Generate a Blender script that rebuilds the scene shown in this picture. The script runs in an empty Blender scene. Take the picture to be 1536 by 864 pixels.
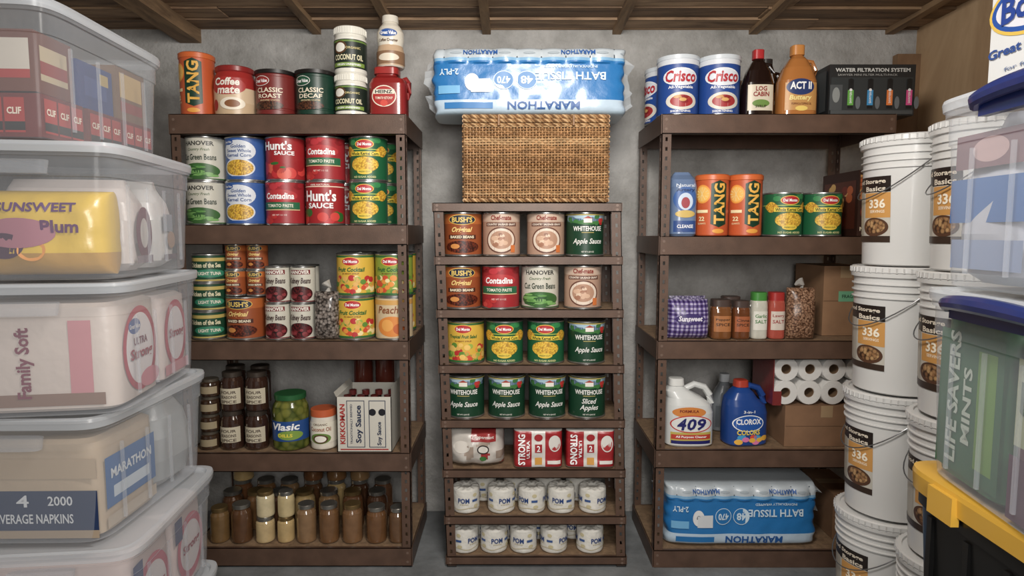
import bpy, math, random
from math import sin, cos, pi, radians
from mathutils import Vector, Matrix, noise as mn
random.seed(7)
SC=bpy.context.scene
SC.view_settings.view_transform='Standard'
# ------------------------------------------------------------------ survey of the room
CAMZ=1.41; CAMY=-2.55; F=943.0; TH=radians(5); CT,ST=cos(TH),sin(TH)
def X_at(px,z,Y):
    d=Y-CAMY
    return (px-768)/F*(d*CT-(z-CAMZ)*ST)
def Z_at(py,Y):
    d=Y-CAMY; t=(432-py)/F
    return CAMZ+d*(t*CT-ST)/(CT+t*ST)
# ------------------------------------------------------------------ materials
def lin(h):
    h=h.lstrip('#'); o=[]
    for i in (0,2,4):
        c=int(h[i:i+2],16)/255; o.append(c/12.92 if c<=.04045 else ((c+.055)/1.055)**2.4)
    g=.3*o[0]+.59*o[1]+.11*o[2]
    o=[max(0,(g+(c-g)*.9))*.9 for c in o]
    return (*o,1)
_m={}
def newmat(n):
    m=bpy.data.materials.new(n); m.use_nodes=True
    return m,m.node_tree,m.node_tree.nodes['Principled BSDF']
def mat(h,rough=.45,metal=0,bump=0,bs=60,var=0,coat=0,vs=8):
    k=('m',h,rough,metal,bump,bs,var,coat,vs)
    if k in _m: return _m[k]
    m,nt,b=newmat('paint_'+h); b.inputs['Roughness'].default_value=rough; b.inputs['Metallic'].default_value=metal
    b.inputs['Base Color'].default_value=lin(h)
    if coat: b.inputs['Coat Weight'].default_value=coat; b.inputs['Coat Roughness'].default_value=.1
    tc=nt.nodes.new('ShaderNodeTexCoord')
    if var:
        n=nt.nodes.new('ShaderNodeTexNoise'); n.inputs['Scale'].default_value=vs; n.inputs['Detail'].default_value=6
        nt.links.new(tc.outputs['Object'],n.inputs['Vector'])
        r=nt.nodes.new('ShaderNodeValToRGB'); c=lin(h)
        r.color_ramp.elements[0].position=.3; r.color_ramp.elements[1].position=.7
        r.color_ramp.elements[0].color=(*[x*(1-var) for x in c[:3]],1); r.color_ramp.elements[1].color=(*[min(1,x*(1+var)) for x in c[:3]],1)
        nt.links.new(n.outputs['Fac'],r.inputs['Fac']); nt.links.new(r.outputs['Color'],b.inputs['Base Color'])
    if bump:
        n=nt.nodes.new('ShaderNodeTexNoise'); n.inputs['Scale'].default_value=bs; n.inputs['Detail'].default_value=3
        nt.links.new(tc.outputs['Object'],n.inputs['Vector'])
        bp=nt.nodes.new('ShaderNodeBump'); bp.inputs['Strength'].default_value=bump; bp.inputs['Distance'].default_value=.01
        nt.links.new(n.outputs['Fac'],bp.inputs['Height']); nt.links.new(bp.outputs['Normal'],b.inputs['Normal'])
    _m[k]=m; return m
def spk(c1,c2,edge,scale=90,rough=.4):
    k=('s',c1,c2,edge,scale)
    if k in _m: return _m[k]
    m,nt,b=newmat('speckle_'+c1); b.inputs['Roughness'].default_value=rough
    tc=nt.nodes.new('ShaderNodeTexCoord'); v=nt.nodes.new('ShaderNodeTexVoronoi'); v.inputs['Scale'].default_value=scale
    nt.links.new(tc.outputs['Object'],v.inputs['Vector'])
    s=nt.nodes.new('ShaderNodeSeparateColor'); nt.links.new(v.outputs['Color'],s.inputs[0])
    a=nt.nodes.new('ShaderNodeMix'); a.data_type='RGBA'; a.inputs[6].default_value=lin(c1); a.inputs[7].default_value=lin(c2)
    nt.links.new(s.outputs[0],a.inputs[0])
    r=nt.nodes.new('ShaderNodeMapRange'); r.inputs[1].default_value=.35; r.inputs[2].default_value=.75
    nt.links.new(v.outputs['Distance'],r.inputs[0])
    e=nt.nodes.new('ShaderNodeMix'); e.data_type='RGBA'; nt.links.new(r.outputs[0],e.inputs[0]); nt.links.new(a.outputs[2],e.inputs[6]); e.inputs[7].default_value=lin(edge)
    nt.links.new(e.outputs[2],b.inputs['Base Color']); _m[k]=m; return m
def wood(c1,c2,sc,rough=.75,bump=.3,knots=False):
    k=('w',c1,c2,sc)
    if k in _m: return _m[k]
    m,nt,b=newmat('wood_'+c1); b.inputs['Roughness'].default_value=rough
    tc=nt.nodes.new('ShaderNodeTexCoord'); mp=nt.nodes.new('ShaderNodeMapping'); mp.inputs['Scale'].default_value=sc
    nt.links.new(tc.outputs['Object'],mp.inputs['Vector'])
    n=nt.nodes.new('ShaderNodeTexNoise'); n.inputs['Scale'].default_value=1; n.inputs['Detail'].default_value=8; n.inputs['Roughness'].default_value=.65; n.inputs['Distortion'].default_value=.6
    nt.links.new(mp.outputs[0],n.inputs['Vector'])
    r=nt.nodes.new('ShaderNodeValToRGB'); r.color_ramp.elements[0].position=.32; r.color_ramp.elements[1].position=.68
    r.color_ramp.elements[0].color=lin(c1); r.color_ramp.elements[1].color=lin(c2)
    nt.links.new(n.outputs['Fac'],r.inputs['Fac']); nt.links.new(r.outputs['Color'],b.inputs['Base Color'])
    bp=nt.nodes.new('ShaderNodeBump'); bp.inputs['Strength'].default_value=bump; bp.inputs['Distance'].default_value=.01
    nt.links.new(n.outputs['Fac'],bp.inputs['Height']); nt.links.new(bp.outputs['Normal'],b.inputs['Normal'])
    _m[k]=m; return m
def clear(h='E8EEF2',alpha=.4,rough=.2,ed=.5):
    k=('c',h,alpha,rough)
    if k in _m: return _m[k]
    m,nt,b=newmat('clear_plastic_'+h); b.inputs['Base Color'].default_value=lin(h); b.inputs['Roughness'].default_value=rough
    t=nt.nodes.new('ShaderNodeBsdfTransparent'); x=nt.nodes.new('ShaderNodeMixShader')
    lw=nt.nodes.new('ShaderNodeLayerWeight'); lw.inputs['Blend'].default_value=.25
    mr=nt.nodes.new('ShaderNodeMapRange'); mr.inputs[3].default_value=alpha; mr.inputs[4].default_value=min(1,alpha+ed)
    nt.links.new(lw.outputs['Facing'],mr.inputs[0]); nt.links.new(mr.outputs[0],x.inputs[0])
    nt.links.new(t.outputs[0],x.inputs[1]); nt.links.new(b.outputs[0],x.inputs[2])
    nt.links.new(x.outputs[0],nt.nodes['Material Output'].inputs['Surface']); _m[k]=m; return m
L=lambda h:mat(h,.42)            # printed label ink
# ------------------------------------------------------------------ text
_tc={}
def tgeo(body,bold=0,shear=0):
    bold=min(bold,.032); k=(body,bold,shear)
    if k in _tc: return _tc[k]
    cu=bpy.data.curves.new('t','FONT'); cu.body=body; cu.resolution_u=2; cu.offset=bold; cu.shear=shear
    ob=bpy.data.objects.new('t',cu); SC.collection.objects.link(ob)
    dg=bpy.context.evaluated_depsgraph_get(); e=ob.evaluated_get(dg); me=e.to_mesh()
    vs=[(v.co.x,v.co.y) for v in me.vertices]; fs=[tuple(p.vertices) for p in me.polygons]
    e.to_mesh_clear(); bpy.data.objects.remove(ob); bpy.data.curves.remove(cu)
    if vs:
        x0=min(v[0] for v in vs);x1=max(v[0] for v in vs);y0=min(v[1] for v in vs);y1=max(v[1] for v in vs)
        vs=[((a-x0)/(x1-x0)-.5,(c-y0)/(y1-y0)-.5) for a,c in vs]
    _tc[k]=(vs,fs); return _tc[k]
# ------------------------------------------------------------------ mesh builder
class MB:
    def __init__(s): s.v=[];s.f=[];s.m=[];s.mats=[];s.lay=0
    def mi(s,m):
        if isinstance(m,str): m=L(m)
        if m not in s.mats: s.mats.append(m)
        return s.mats.index(m)
    def add(s,vs,fs,m):
        o=len(s.v); s.v+=[tuple(v) for v in vs]; k=s.mi(m)
        for f in fs: s.f.append(tuple(i+o for i in f)); s.m.append(k)
    def box(s,x0,x1,y0,y1,z0,z1,m):
        vs=[(x0,y0,z0),(x1,y0,z0),(x1,y1,z0),(x0,y1,z0),(x0,y0,z1),(x1,y0,z1),(x1,y1,z1),(x0,y1,z1)]
        s.add(vs,[(3,2,1,0),(4,5,6,7),(0,1,5,4),(1,2,6,5),(2,3,7,6),(3,0,4,7)],m)
    def loft(s,secs,mats,seg=32,cap=(1,1),n=2):
        # sec: (z, rx, ry, [cx, cy, n])
        rings=[]
        for sec in secs:
            z,rx=sec[0],sec[1]; ry=sec[2] if len(sec)>2 and sec[2] is not None else rx
            cx=sec[3] if len(sec)>3 else 0; cy=sec[4] if len(sec)>4 else 0; nn=sec[5] if len(sec)>5 else n
            rr=[]
            for i in range(seg):
                a=2*pi*(i+.5)/seg; c,q=cos(a),sin(a)
                rr.append((cx+rx*math.copysign(abs(c)**(2/nn),c),cy+ry*math.copysign(abs(q)**(2/nn),q),z))
            rings.append(rr)
        for k in range(len(rings)-1):
            mm=mats[k] if isinstance(mats,(list,tuple)) else mats
            vs=rings[k]+rings[k+1]
            s.add(vs,[(i,(i+1)%seg,seg+(i+1)%seg,seg+i) for i in range(seg)],mm)
        m0=mats[0] if isinstance(mats,(list,tuple)) else mats; m1=mats[-1] if isinstance(mats,(list,tuple)) else mats
        if cap[0]: s.add(rings[0],[tuple(range(seg))[::-1]],m0)
        if cap[1]: s.add(rings[-1],[tuple(range(seg))],m1)
    def tube(s,pts,r,m,seg=8,flat=1,closed=False):
        pts=[Vector(p) for p in pts]; N=len(pts); rings=[]
        for i,p in enumerate(pts):
            a=pts[(i-1)%N] if (i or closed) else p; b=pts[(i+1)%N] if (i<N-1 or closed) else p
            t=(b-a).normalized(); u=t.cross(Vector((0,0,1)))
            if u.length<.15: u=t.cross(Vector((0,1,0)))
            u.normalize(); w=u.cross(t)
            rr=r[i] if isinstance(r,(list,tuple)) else r
            rings.append([p+u*rr*cos(2*pi*k/seg)*flat+w*rr*sin(2*pi*k/seg) for k in range(seg)])
        vs=[v for q in rings for v in q]; fs=[]
        for i in range(N if closed else N-1):
            j=(i+1)%N
            for k in range(seg): fs.append((i*seg+k,j*seg+k,j*seg+(k+1)%seg,i*seg+(k+1)%seg)[::-1])
        if not closed: fs+= [tuple(range(seg)),tuple(range((N-1)*seg,N*seg))[::-1]]
        s.add(vs,fs,m)
    def strip(s,S,x0,x1,top,bot,m,n=8):
        s.lay+=1; o=.0004+s.lay*.00012; vs=[]
        for i in range(n+1):
            x=x0+(x1-x0)*i/n; vs.append(S(x,bot(x),o)); vs.append(S(x,top(x),o))
        s.add(vs,[(2*i,2*i+2,2*i+3,2*i+1) for i in range(n)],m)
    def rect(s,S,x,z,w,h,m,n=10): s.strip(S,x-w/2,x+w/2,lambda u:z+h/2,lambda u:z-h/2,m,n)
    def ell(s,S,x,z,w,h,m,n=14):
        s.lay+=1; o=.0004+s.lay*.00012; vs=[]
        for i in range(n+1):
            a=pi*i/n; u=-cos(a)*w/2; q=sin(a)*h/2; vs.append(S(x+u,z-q,o)); vs.append(S(x+u,z+q,o))
        s.add(vs,[(2*i,2*i+2,2*i+3,2*i+1) for i in range(n)],m)
    def txt(s,S,t,x,z,w,h,m,rot=0,bold=.015,shear=0):
        s.lay+=1; o=.0008+s.lay*.00012+min(.0022,h*h/.6); vs,fs=tgeo(t,bold,shear); c,q=cos(radians(rot)),sin(radians(rot)); out=[]
        for a,b in vs:
            a*=w;b*=h; out.append(S(x+a*c-b*q,z+a*q+b*c,o))
        s.add(out,fs,m)
    def scat(s,S,x,z,w,h,num,ew,eh,cols,seed=1,n=6):
        R=random.Random(seed); l0=s.lay
        for i in range(num):
            s.lay=l0+i%5; k=R.uniform(.75,1.2)
            s.ell(S,x+R.uniform(-w/2,w/2),z+R.uniform(-h/2,h/2),ew*k,eh*k,R.choice(cols),n)
        s.lay=l0+5
    def mesh(s,name,ang=35):
        me=bpy.data.meshes.new(name); me.from_pydata(s.v,[],s.f)
        for m in s.mats: me.materials.append(m)
        me.polygons.foreach_set('material_index',s.m); me.polygons.foreach_set('use_smooth',[True]*len(s.f))
        me.update(); me.set_sharp_from_angle(angle=radians(ang)); return me
def cyl(R): return lambda u,v,o:((R+o)*sin(u/R),-(R+o)*cos(u/R),v)
def front(y): return lambda u,v,o:(u,y-o,v)
def right(x): return lambda u,v,o:(x+o,u,v)
def left(x): return lambda u,v,o:(x-o,-u,v)
def topf(z): return lambda u,v,o:(u,v,z+o)
def sup(rx,ry,n=2,cx=0): return lambda u,v,o:(cx+u,-ry*max(0,1-min(1,abs(u/rx))**n)**(1/n)-o,v)
def obj(name,me,x=0,y=0,z=0,rot=0,rx=0,ry=0,par=None,bevel=0):
    if isinstance(me,MB): me=me.mesh(name)
    ob=bpy.data.objects.new(name,me); SC.collection.objects.link(ob); ob.location=(x,y,z)
    ob.rotation_euler=(radians(rx),radians(ry),radians(rot))
    if par: ob.parent=par
    return ob
def place(name,me,px,Y,z,rot=None,zc=.08,**k):
    if rot is None: rot=random.uniform(-5,5)
    return obj(name,me,X_at(px,z+zc,Y),Y,z,rot,**k)
# ------------------------------------------------------------------ room
def conc(c1,c2,sc,bs,bump):
    m,nt,b=newmat('concrete_'+c1); b.inputs['Roughness'].default_value=.85
    tc=nt.nodes.new('ShaderNodeTexCoord'); n=nt.nodes.new('ShaderNodeTexNoise'); n.inputs['Scale'].default_value=sc; n.inputs['Detail'].default_value=9; n.inputs['Roughness'].default_value=.65
    nt.links.new(tc.outputs['Object'],n.inputs['Vector'])
    r=nt.nodes.new('ShaderNodeValToRGB'); r.color_ramp.elements[0].position=.3; r.color_ramp.elements[1].position=.65
    r.color_ramp.elements[0].color=lin(c1); r.color_ramp.elements[1].color=lin(c2)
    nt.links.new(n.outputs['Fac'],r.inputs['Fac']); nt.links.new(r.outputs['Color'],b.inputs['Base Color'])
    n2=nt.nodes.new('ShaderNodeTexNoise'); n2.inputs['Scale'].default_value=bs; n2.inputs['Detail'].default_value=8; n2.inputs['Roughness'].default_value=.6
    nt.links.new(tc.outputs['Object'],n2.inputs['Vector'])
    bp=nt.nodes.new('ShaderNodeBump'); bp.inputs['Strength'].default_value=bump; bp.inputs['Distance'].default_value=.02
    nt.links.new(n2.outputs['Fac'],bp.inputs['Height']); nt.links.new(bp.outputs['Normal'],b.inputs['Normal']); return m
WALL=conc('85837E','BCBAB7',3.6,18,.8); FLOOR=conc('5E6163','868A8C',4,30,.2)
WY=.54; LX=-1.95; RX=1.93; FY=-3.6; CH=2.352
b=MB(); b.box(LX-.1,RX+.1,FY,WY+.1,-.1,0,FLOOR); obj('floor',b)
b=MB(); b.box(LX-.1,RX+.1,WY,WY+.1,0,CH+.1,WALL); obj('wall_back',b)
b=MB(); b.box(LX-.1,LX,FY,WY,0,CH+.5,WALL); obj('wall_left',b)
PLY=wood('B08C64','DDBB90',(3,3,1.2)); 
b=MB(); b.box(RX,RX+.1,FY,WY,0,CH+.5,PLY); obj('wall_right',b)
b=MB(); b.box(RX-.11,RX,WY-.04,WY,0,CH-.1,wood('7A5A3E','9E7C58',(5,5,2))); obj('trim_1',b)
# ceiling: roof boards on rafters rising towards the viewer
sl=math.tan(radians(2))
BRD=[wood(a,c,(2.5,22,22)) for a,c in (('6A4E36','BE9A74'),('5A422E','A5835F'),('7A5C42','D0AC84'),('523C2A','967656'))]
b=MB(); y=WY+.1; i=0
while y>FY:
    w=.125; z0=CH+.02+(WY-y)*sl; x=LX-.1
    cuts=sorted([LX-.1]+[random.uniform(-1.7,1.7) for _ in range(2)]+[RX+.1])
    for c in range(3):
        zz=z0+random.uniform(0,.012)
        b.box(cuts[c]+.002,cuts[c+1]-.002,y-w+.009,y,zz,zz+.02,random.choice(BRD))
    y-=w; i+=1
b.box(LX-.1,RX+.1,FY,WY,CH+.36,CH+.38,BRD[3])
obj('ceiling',b)
RFT=wood('5A432F','AA8860',(20,2.5,20))
for px in (-150,60,285,475,590,730,925,1130,1335):
    x=(px-768)/F*2.99
    if x<LX: continue
    b=MB(); wd=.02 if px!=285 else .05; dp=.03 if px!=285 else .07
    vs=[]
    for yy in (WY,FY):
        zz=CH+.03+(WY-yy)*sl
        vs+=[(x-wd,yy,zz-dp),(x+wd,yy,zz-dp),(x+wd,yy,zz),(x-wd,yy,zz)]
    b.add(vs,[(0,1,2,3),(7,6,5,4),(4,5,1,0),(5,6,2,1),(6,7,3,2),(7,4,0,3)],RFT)
    obj('ceiling_rafter',b)
# ------------------------------------------------------------------ shelving units
STEEL=mat('5E4638',.42,.1,var=.2,bump=.05,bs=200,vs=14); PART=wood('6E563E','9A7C5C',(30,30,30),bump=.1)
def flange(b,p0,du,w,z0,z1,th,nrm,m,lean):
    def bx(a0,a1,za,zb):
        vs=[]
        for zz in (za,zb):
            for a,t in ((a0,0),(a1,0),(a1,th),(a0,th)):
                vs.append((p0[0]+du[0]*a+nrm[0]*t+lean(zz),p0[1]+du[1]*a+nrm[1]*t,zz))
        b.add(vs,[(0,1,2,3),(7,6,5,4),(0,4,5,1),(1,5,6,2),(2,6,7,3),(3,7,4,0)],m)
    bx(0,w*.38,z0,z1); bx(w*.62,w,z0,z1); z=z0; st=.0381
    while z<z1:
        bx(w*.38,w*.62,z,min(z1,z+st*.6)); z+=st
def unit(name,x0,x1,depth,levels,lip,top_z,pw=.038,lean=lambda z:0):
    b=MB(); th=.003
    for sx in (0,1):
        xc=x0 if sx==0 else x1; d=1 if sx==0 else -1
        for sy in (0,1):
            yc=.0 if sy==0 else depth; e=1 if sy==0 else -1
            flange(b,(xc,yc+e*.001),(d,0),pw,0,top_z,th,(0,e),STEEL,lean)
            flange(b,(xc,yc+e*.001),(0,e),pw,0,top_z,th,(d,0),STEEL,lean)
            b.box(xc+lean(0)+(0 if d>0 else -pw),xc+lean(0)+(pw if d>0 else 0),yc if e>0 else yc-pw,yc+pw if e>0 else yc,0,.006,mat('222222',.6))
    for z in levels:
        dx=lean(z); a,c=x0+dx,x1+dx
        b.box(a+.004,c-.004,.004,depth-.004,z-.014,z,PART)
        b.box(a+.001,c-.001,-.004,-.001,z-lip,z+.002,STEEL); b.box(a+.001,c-.001,-.004,.018,z-lip,z-lip+.003,STEEL)
        b.box(a+.001,c-.001,-.004,.012,z-.0005,z+.002,STEEL)
        b.box(a+.001,c-.001,depth-.002,depth+.001,z-lip,z+.002,STEEL)
        b.box(a-.004,a-.001,-.002,depth,z-lip,z+.002,STEEL); b.box(c+.001,c+.004,-.002,depth,z-lip,z+.002,STEEL)
        S=front(-.004)
        for xx in (a+.016,c-.016):
            for zz in (z-.25*lip,z-.75*lip): b.ell(S,xx,zz,.011,.011,mat('7B6558',.35,.2),8)
        b.lay=0
    return obj(name,b)
LZ=[1.879,1.441,.967,.495,.084]; RZ=[1.879,1.395,.967,.509,.073]; CZ=[1.529,1.314,1.097,.867,.637,.424,.222,.046]
unit('shelving_unit',-1.362,-.425,.45,LZ,.078,1.879)
unit('shelving_unit',.598,1.525,.45,RZ,.075,1.879)
cl=lambda z:(1.53-z)*.028
unit('shelving_unit',-.318,.44,.31,CZ,.034,1.529,pw=.04,lean=cl)
# ------------------------------------------------------------------ cans
SIL=mat('B9B9B6',.3,.9); GOLDM=mat('B08D4A',.35,.8)
def canbase(R,H,base,metal=None):
    b=MB(); M=metal or SIL; base=L(base) if isinstance(base,str) else base
    b.loft([(0,R*.95),(0,R),(.001,R+.0018),(.005,R+.0018),(.007,R),(H-.007,R),(H-.005,R+.0018),(H-.001,R+.0018),(H,R+.0005),(H,R-.003),(H-.004,R-.005),(H-.004,R*.72),(H-.0025,R*.7),(H-.0025,R*.2)],
      [M,M,M,M,base,M,M,M,M,M,M,M,M],40)
    return b,cyl(R)
CR,CHH=.078,.178
def mount(b,S,x0,x1,zb,hgt,col,seed):
    R=random.Random(seed); ph=[R.uniform(0,6) for _ in range(3)]
    b.strip(S,x0,x1,lambda u:zb+hgt*(.6+.25*sin(u*70+ph[0])+.15*sin(u*150+ph[1])),lambda u:zb-.012,col,20)
def applesauce(sliced=False):
    b,S=canbase(CR,CHH,'123F28')
    b.rect(S,0,.148,.2,.038,'A9C6D6',24)
    mount(b,S,-.1,.1,.138,.024,'54708A',2); mount(b,S,-.1,.1,.134,.014,'3E7A3C',5)
    b.strip(S,-.1,.1,lambda u:.134-.006*cos(u*30),lambda u:.122,'123F28',24)
    b.scat(S,.055,.148,.04,.028,9,.02,.018,['B3201F','C9302A','8E1512','3E7A3C'],3,10)
    b.scat(S,-.06,.148,.04,.02,5,.02,.014,['2F6B34','3E7A3C'],4,8)
    b.rect(S,0,.145,.034,.018,'EDE8DC',6); b.strip(S,-.02,.02,lambda u:.163-abs(u)*.5,lambda u:.153,'A83A2E',6)
    b.txt(S,'WHITEHOUSE',0,.112,.12,.02,'F0F0EA',bold=.025)
    b.rect(S,0,.096,.05,.002,'D9C36A'); 
    if sliced: b.txt(S,'Sliced',0,.075,.06,.022,'F0F0EA',shear=.3); b.txt(S,'Apples',0,.045,.075,.028,'F0F0EA',shear=.3)
    else: b.txt(S,'Apple Sauce',0,.058,.12,.028,'F0F0EA',shear=.3)
    b.txt(S,'NET WT 6 LB 8 OZ',0,.018,.05,.006,'E8E8DC')
    b.rect(S,0,.168,.3,.004,'C7B15A',24)
    return b.mesh('applesauce_can')
def dmlogo(b,S,z=.15,k=1):
    b.ell(S,0,z,.075*k,.036*k,'F2C230'); b.ell(S,0,z,.068*k,.031*k,'C01E25'); b.txt(S,'Del Monte',0,z,.054*k,.012*k,'FFFFFF',bold=.03)
def corn():
    b,S=canbase(CR,CHH,'17603A')
    b.rect(S,0,.125,.3,.003,'B9D04A',24)
    b.scat(S,0,.162,.13,.02,10,.03,.02,['2E8A4B','1F7340','0F4D2B'],6,8)
    dmlogo(b,S,.146,1.05)
    for s in (-1,1):
        b.strip(S,s*.075-.03,s*.075+.03,lambda u:.12+.02*cos((u-s*.075)*52),lambda u:.118-.022*cos((u-s*.075)*52),spk('F6CC1D','E5A80A','A87408',170),10)
    b.rect(S,0,.108,.125,.017,'F1D221',14); b.txt(S,'Whole Kernel Corn',0,.108,.115,.0135,'123F22',bold=.025)
    b.ell(S,0,.065,.115,.062,spk('F8D22A','EDB516','B98A0C',150),20)
    b.ell(S,0,.036,.06,.022,'F0CB25'); b.txt(S,'FRESH CUT',0,.036,.045,.006,'17603A')
    b.txt(S,'NO SUGAR ADDED',0,.015,.09,.008,'E9E59A'); return b.mesh('corn_can')
def fruit(var=0):
    b,S=canbase(CR,CHH,'E0B426' if var!=1 else '8DA52E')
    b.rect(S,0,.166,.3,.008,'2B6B35',24)
    dmlogo(b,S,.146,1.05)
    b.txt(S,['Fruit Cocktail','Fruit Cocktail','Tropical Fruit Salad'][var],0,.113,.12,.018,'1D6B33',bold=.03,shear=.2)
    b.txt(S,'IN HEAVY SYRUP',0,.096,.07,.006,'7A2B12')
    b.scat(S,0,.05,.2,.06,46,.026,.022,['D84A1F','F0952A','9DB53C','C22626','F7E2A0','E8B04A','5F8F2E','F4C65A'],8+var,8)
    b.rect(S,0,.012,.3,.008,'2B6B35',24); return b.mesh('fruit_can')
def bushs(R=CR,H=CHH):
    b,S=canbase(R,H,'9A4A1C'); k=R/CR; kz=H/CHH
    b.rect(S,0,.15*kz,.3*k,.04*kz,'B9601F',24)
    b.ell(S,0,.148*kz,.118*k,.042*kz,'E8C04A'); b.ell(S,0,.148*kz,.112*k,.037*kz,'1D2740'); b.txt(S,"BUSH'S",0,.148*kz,.085*k,.022*kz,'E9C65C',bold=.03)
    b.txt(S,'Original',0,.105*kz,.085*k,.027*kz,'F3D078',shear=.4,bold=.03)
    b.rect(S,0,.078*kz,.12*k,.017*kz,'4A1D10'); b.txt(S,'BAKED BEANS',0,.078*kz,.1*k,.011*kz,'F4E6C4',bold=.03)
    b.ell(S,0,.038*kz,.15*k,.05*kz,spk('7A2F12','5A1E0C','2C0D06',120),18)
    b.ell(S,-.03*k,.04*kz,.04*k,.02*kz,'D98D3C')
    return b.mesh('baked_beans_can')
def gravy():
    b,S=canbase(CR,CHH,'B8937C')
    b.rect(S,0,.155,.3,.03,'CDB19C',24); b.txt(S,'Chef-mate',0,.156,.085,.02,'8B2418',bold=.03)
    b.rect(S,0,.129,.135,.015,'5A2A1C'); b.txt(S,'COUNTRY SAUSAGE GRAVY',0,.129,.125,.009,'F3E2D0',bold=.03)
    b.ell(S,0,.065,.128,.108,'6E4434'); b.ell(S,0,.065,.116,.096,'E6D3C0'); b.ell(S,0,.066,.094,.074,'B98D72')
    b.scat(S,0,.066,.06,.045,18,.022,.016,['E8CDB2','A87458','D9B193','94664E'],4,8)
    b.rect(S,.05,.03,.02,.03,'D8742C',4)
    return b.mesh('gravy_can')
def contadina():
    b,S=canbase(CR,CHH,'A61F28')
    b.scat(S,0,.16,.2,.014,14,.035,.022,['C8303A','8E161D','A61C26'],5,8)
    b.ell(S,0,.118,.15,.05,'C02F34'); b.txt(S,'Contadina',0,.117,.118,.026,'FFFFFF',bold=.03,shear=.15)
    b.rect(S,0,.078,.17,.028,'1F6B45',18); b.txt(S,'TOMATO PASTE',0,.078,.11,.013,'F4F0DC',bold=.02)
    b.rect(S,0,.061,.17,.003,'E6D79A',18)
    b.txt(S,'NET WT 111 OZ',0,.04,.06,.007,'F0D0C8'); b.scat(S,-.05,.025,.06,.02,5,.035,.025,['D8423A','C02A28'],9,8); return b.mesh('tomato_paste_can')
def hunts():
    b,S=canbase(CR,CHH,'A61A20')
    b.rect(S,0,.155,.3,.004,'F0D9C0',24); b.txt(S,'100% NATURAL',0,.162,.08,.007,'F3E4D8')
    b.txt(S,"Hunt's",0,.118,.13,.046,'FFFFFF',bold=.03); b.txt(S,'SAUCE',0,.078,.105,.022,'FFFFFF',bold=.03)
    b.scat(S,0,.035,.2,.03,12,.045,.038,['C9242A','DB3A32','A3141B','2F6B2A'],3,12); return b.mesh('tomato_sauce_can')
def crushed():
    b,S=canbase(CR,CHH,'A61A20')
    b.txt(S,"Hunt's",-.01,.14,.12,.036,'FFFFFF',bold=.03); b.txt(S,'SAUCE',.02,.11,.08,.016,'FFFFFF',bold=.03)
    b.scat(S,0,.05,.22,.05,18,.055,.046,['C9242A','DB3A32','A3141B','E25A44'],7,12)
    b.scat(S,.02,.066,.1,.03,4,.03,.01,['2F6B2A','3E8A38'],7,8);  return b.mesh('crushed_tomato_can')
def hanover(R=CR,H=CHH,kid=False):
    b,S=canbase(R,H,'CFCBBC'); k=R/CR; kz=H/CHH
    b.rect(S,0,.15*kz,.14*k,.022*kz,'7A1F24' if kid else 'CFCBBC'); b.txt(S,'HANOVER',0,.15*kz,.125*k,.018*kz,'F5F0E4' if kid else '3B3A36',bold=.03)
    if kid:
        b.txt(S,'Kidney Beans',0,.105*kz,.14*k,.036*kz,'3A1614',bold=.02,shear=.2)
        b.ell(S,0,.045*kz,.17*k,.075*kz,spk('6A1B20','4B1015','200608',130),18)
        b.scat(S,0,.04*kz,.12*k,.04*kz,14,.03*k,.018*kz,['7A2025','5A1419','8E3036'],4,8)
    else:
        b.txt(S,'Country Fresh',0,.124,.09,.014,'6A7A5A',shear=.3)
        b.txt(S,'Cut Green Beans',0,.095,.14,.024,'26382A',bold=.015)
        b.ell(S,0,.04,.17,.062,'39682F'); b.scat(S,0,.04,.12,.04,26,.045,.01,['5E9A45','2C5A2A','77AE5A','3E7A38'],4,8)
    b.rect(S,0,.008*kz,.3*k,.004,'7A1F24' if kid else '39682F',20)
    return b.mesh('beans_can')
def gvcorn():
    b,S=canbase(CR,CHH,'3560A8')
    b.ell(S,0,.12,.14,.085,'DDE2EA'); b.ell(S,-.045,.155,.05,.024,'2A57A0'); b.txt(S,'Great Value',-.045,.155,.04,.009,'FFFFFF')
    b.txt(S,'Golden',0,.138,.06,.014,'2A4F90',shear=.2); b.txt(S,'Sweet Whole',0,.12,.1,.013,'2A4F90'); b.txt(S,'Kernel Corn',0,.102,.1,.014,'2A4F90')
    b.ell(S,0,.052,.13,.075,'DDE2EA'); b.ell(S,0,.052,.118,.064,spk('F3C92A','E8B018','A87A10',150),20)
    b.rect(S,0,.012,.3,.012,'2A57A0',24); return b.mesh('corn_can')
def peach():
    b,S=canbase(CR,CHH,'D6BF98')
    b.txt(S,'Peaches',0,.125,.12,.03,'8E4A1E',shear=.2); b.rect(S,0,.155,.3,.02,'D9A24A',24)
    b.ell(S,0,.055,.13,.085,'E58A2A'); b.ell(S,-.02,.06,.05,.05,'F0A848'); b.ell(S,.03,.045,.05,.045,'C96018'); return b.mesh('peaches_can')
def shortgreen():
    R,H=.066,.118; b,S=canbase(R,H,'1D4A32')
    b.rect(S,0,.095,.26,.014,'C9B25A',20); b.txt(S,'Chicken of the Sea',0,.072,.13,.02,'F0E8C0',bold=.03); b.ell(S,.02,.038,.13,.034,'2F8A6A'); b.txt(S,'LIGHT TUNA',.02,.038,.09,.014,'F4F0DC',bold=.03)
    b.rect(S,0,.01,.26,.006,'C9B25A',20); return b.mesh('tuna_can')
M={}
M['as']=applesauce(); M['sa']=applesauce(True); M['corn']=corn(); M['fr']=fruit(0); M['fr1']=fruit(1); M['fr2']=fruit(2); M['bb']=bushs(); M['bbs']=bushs(.042,.108)
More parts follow.
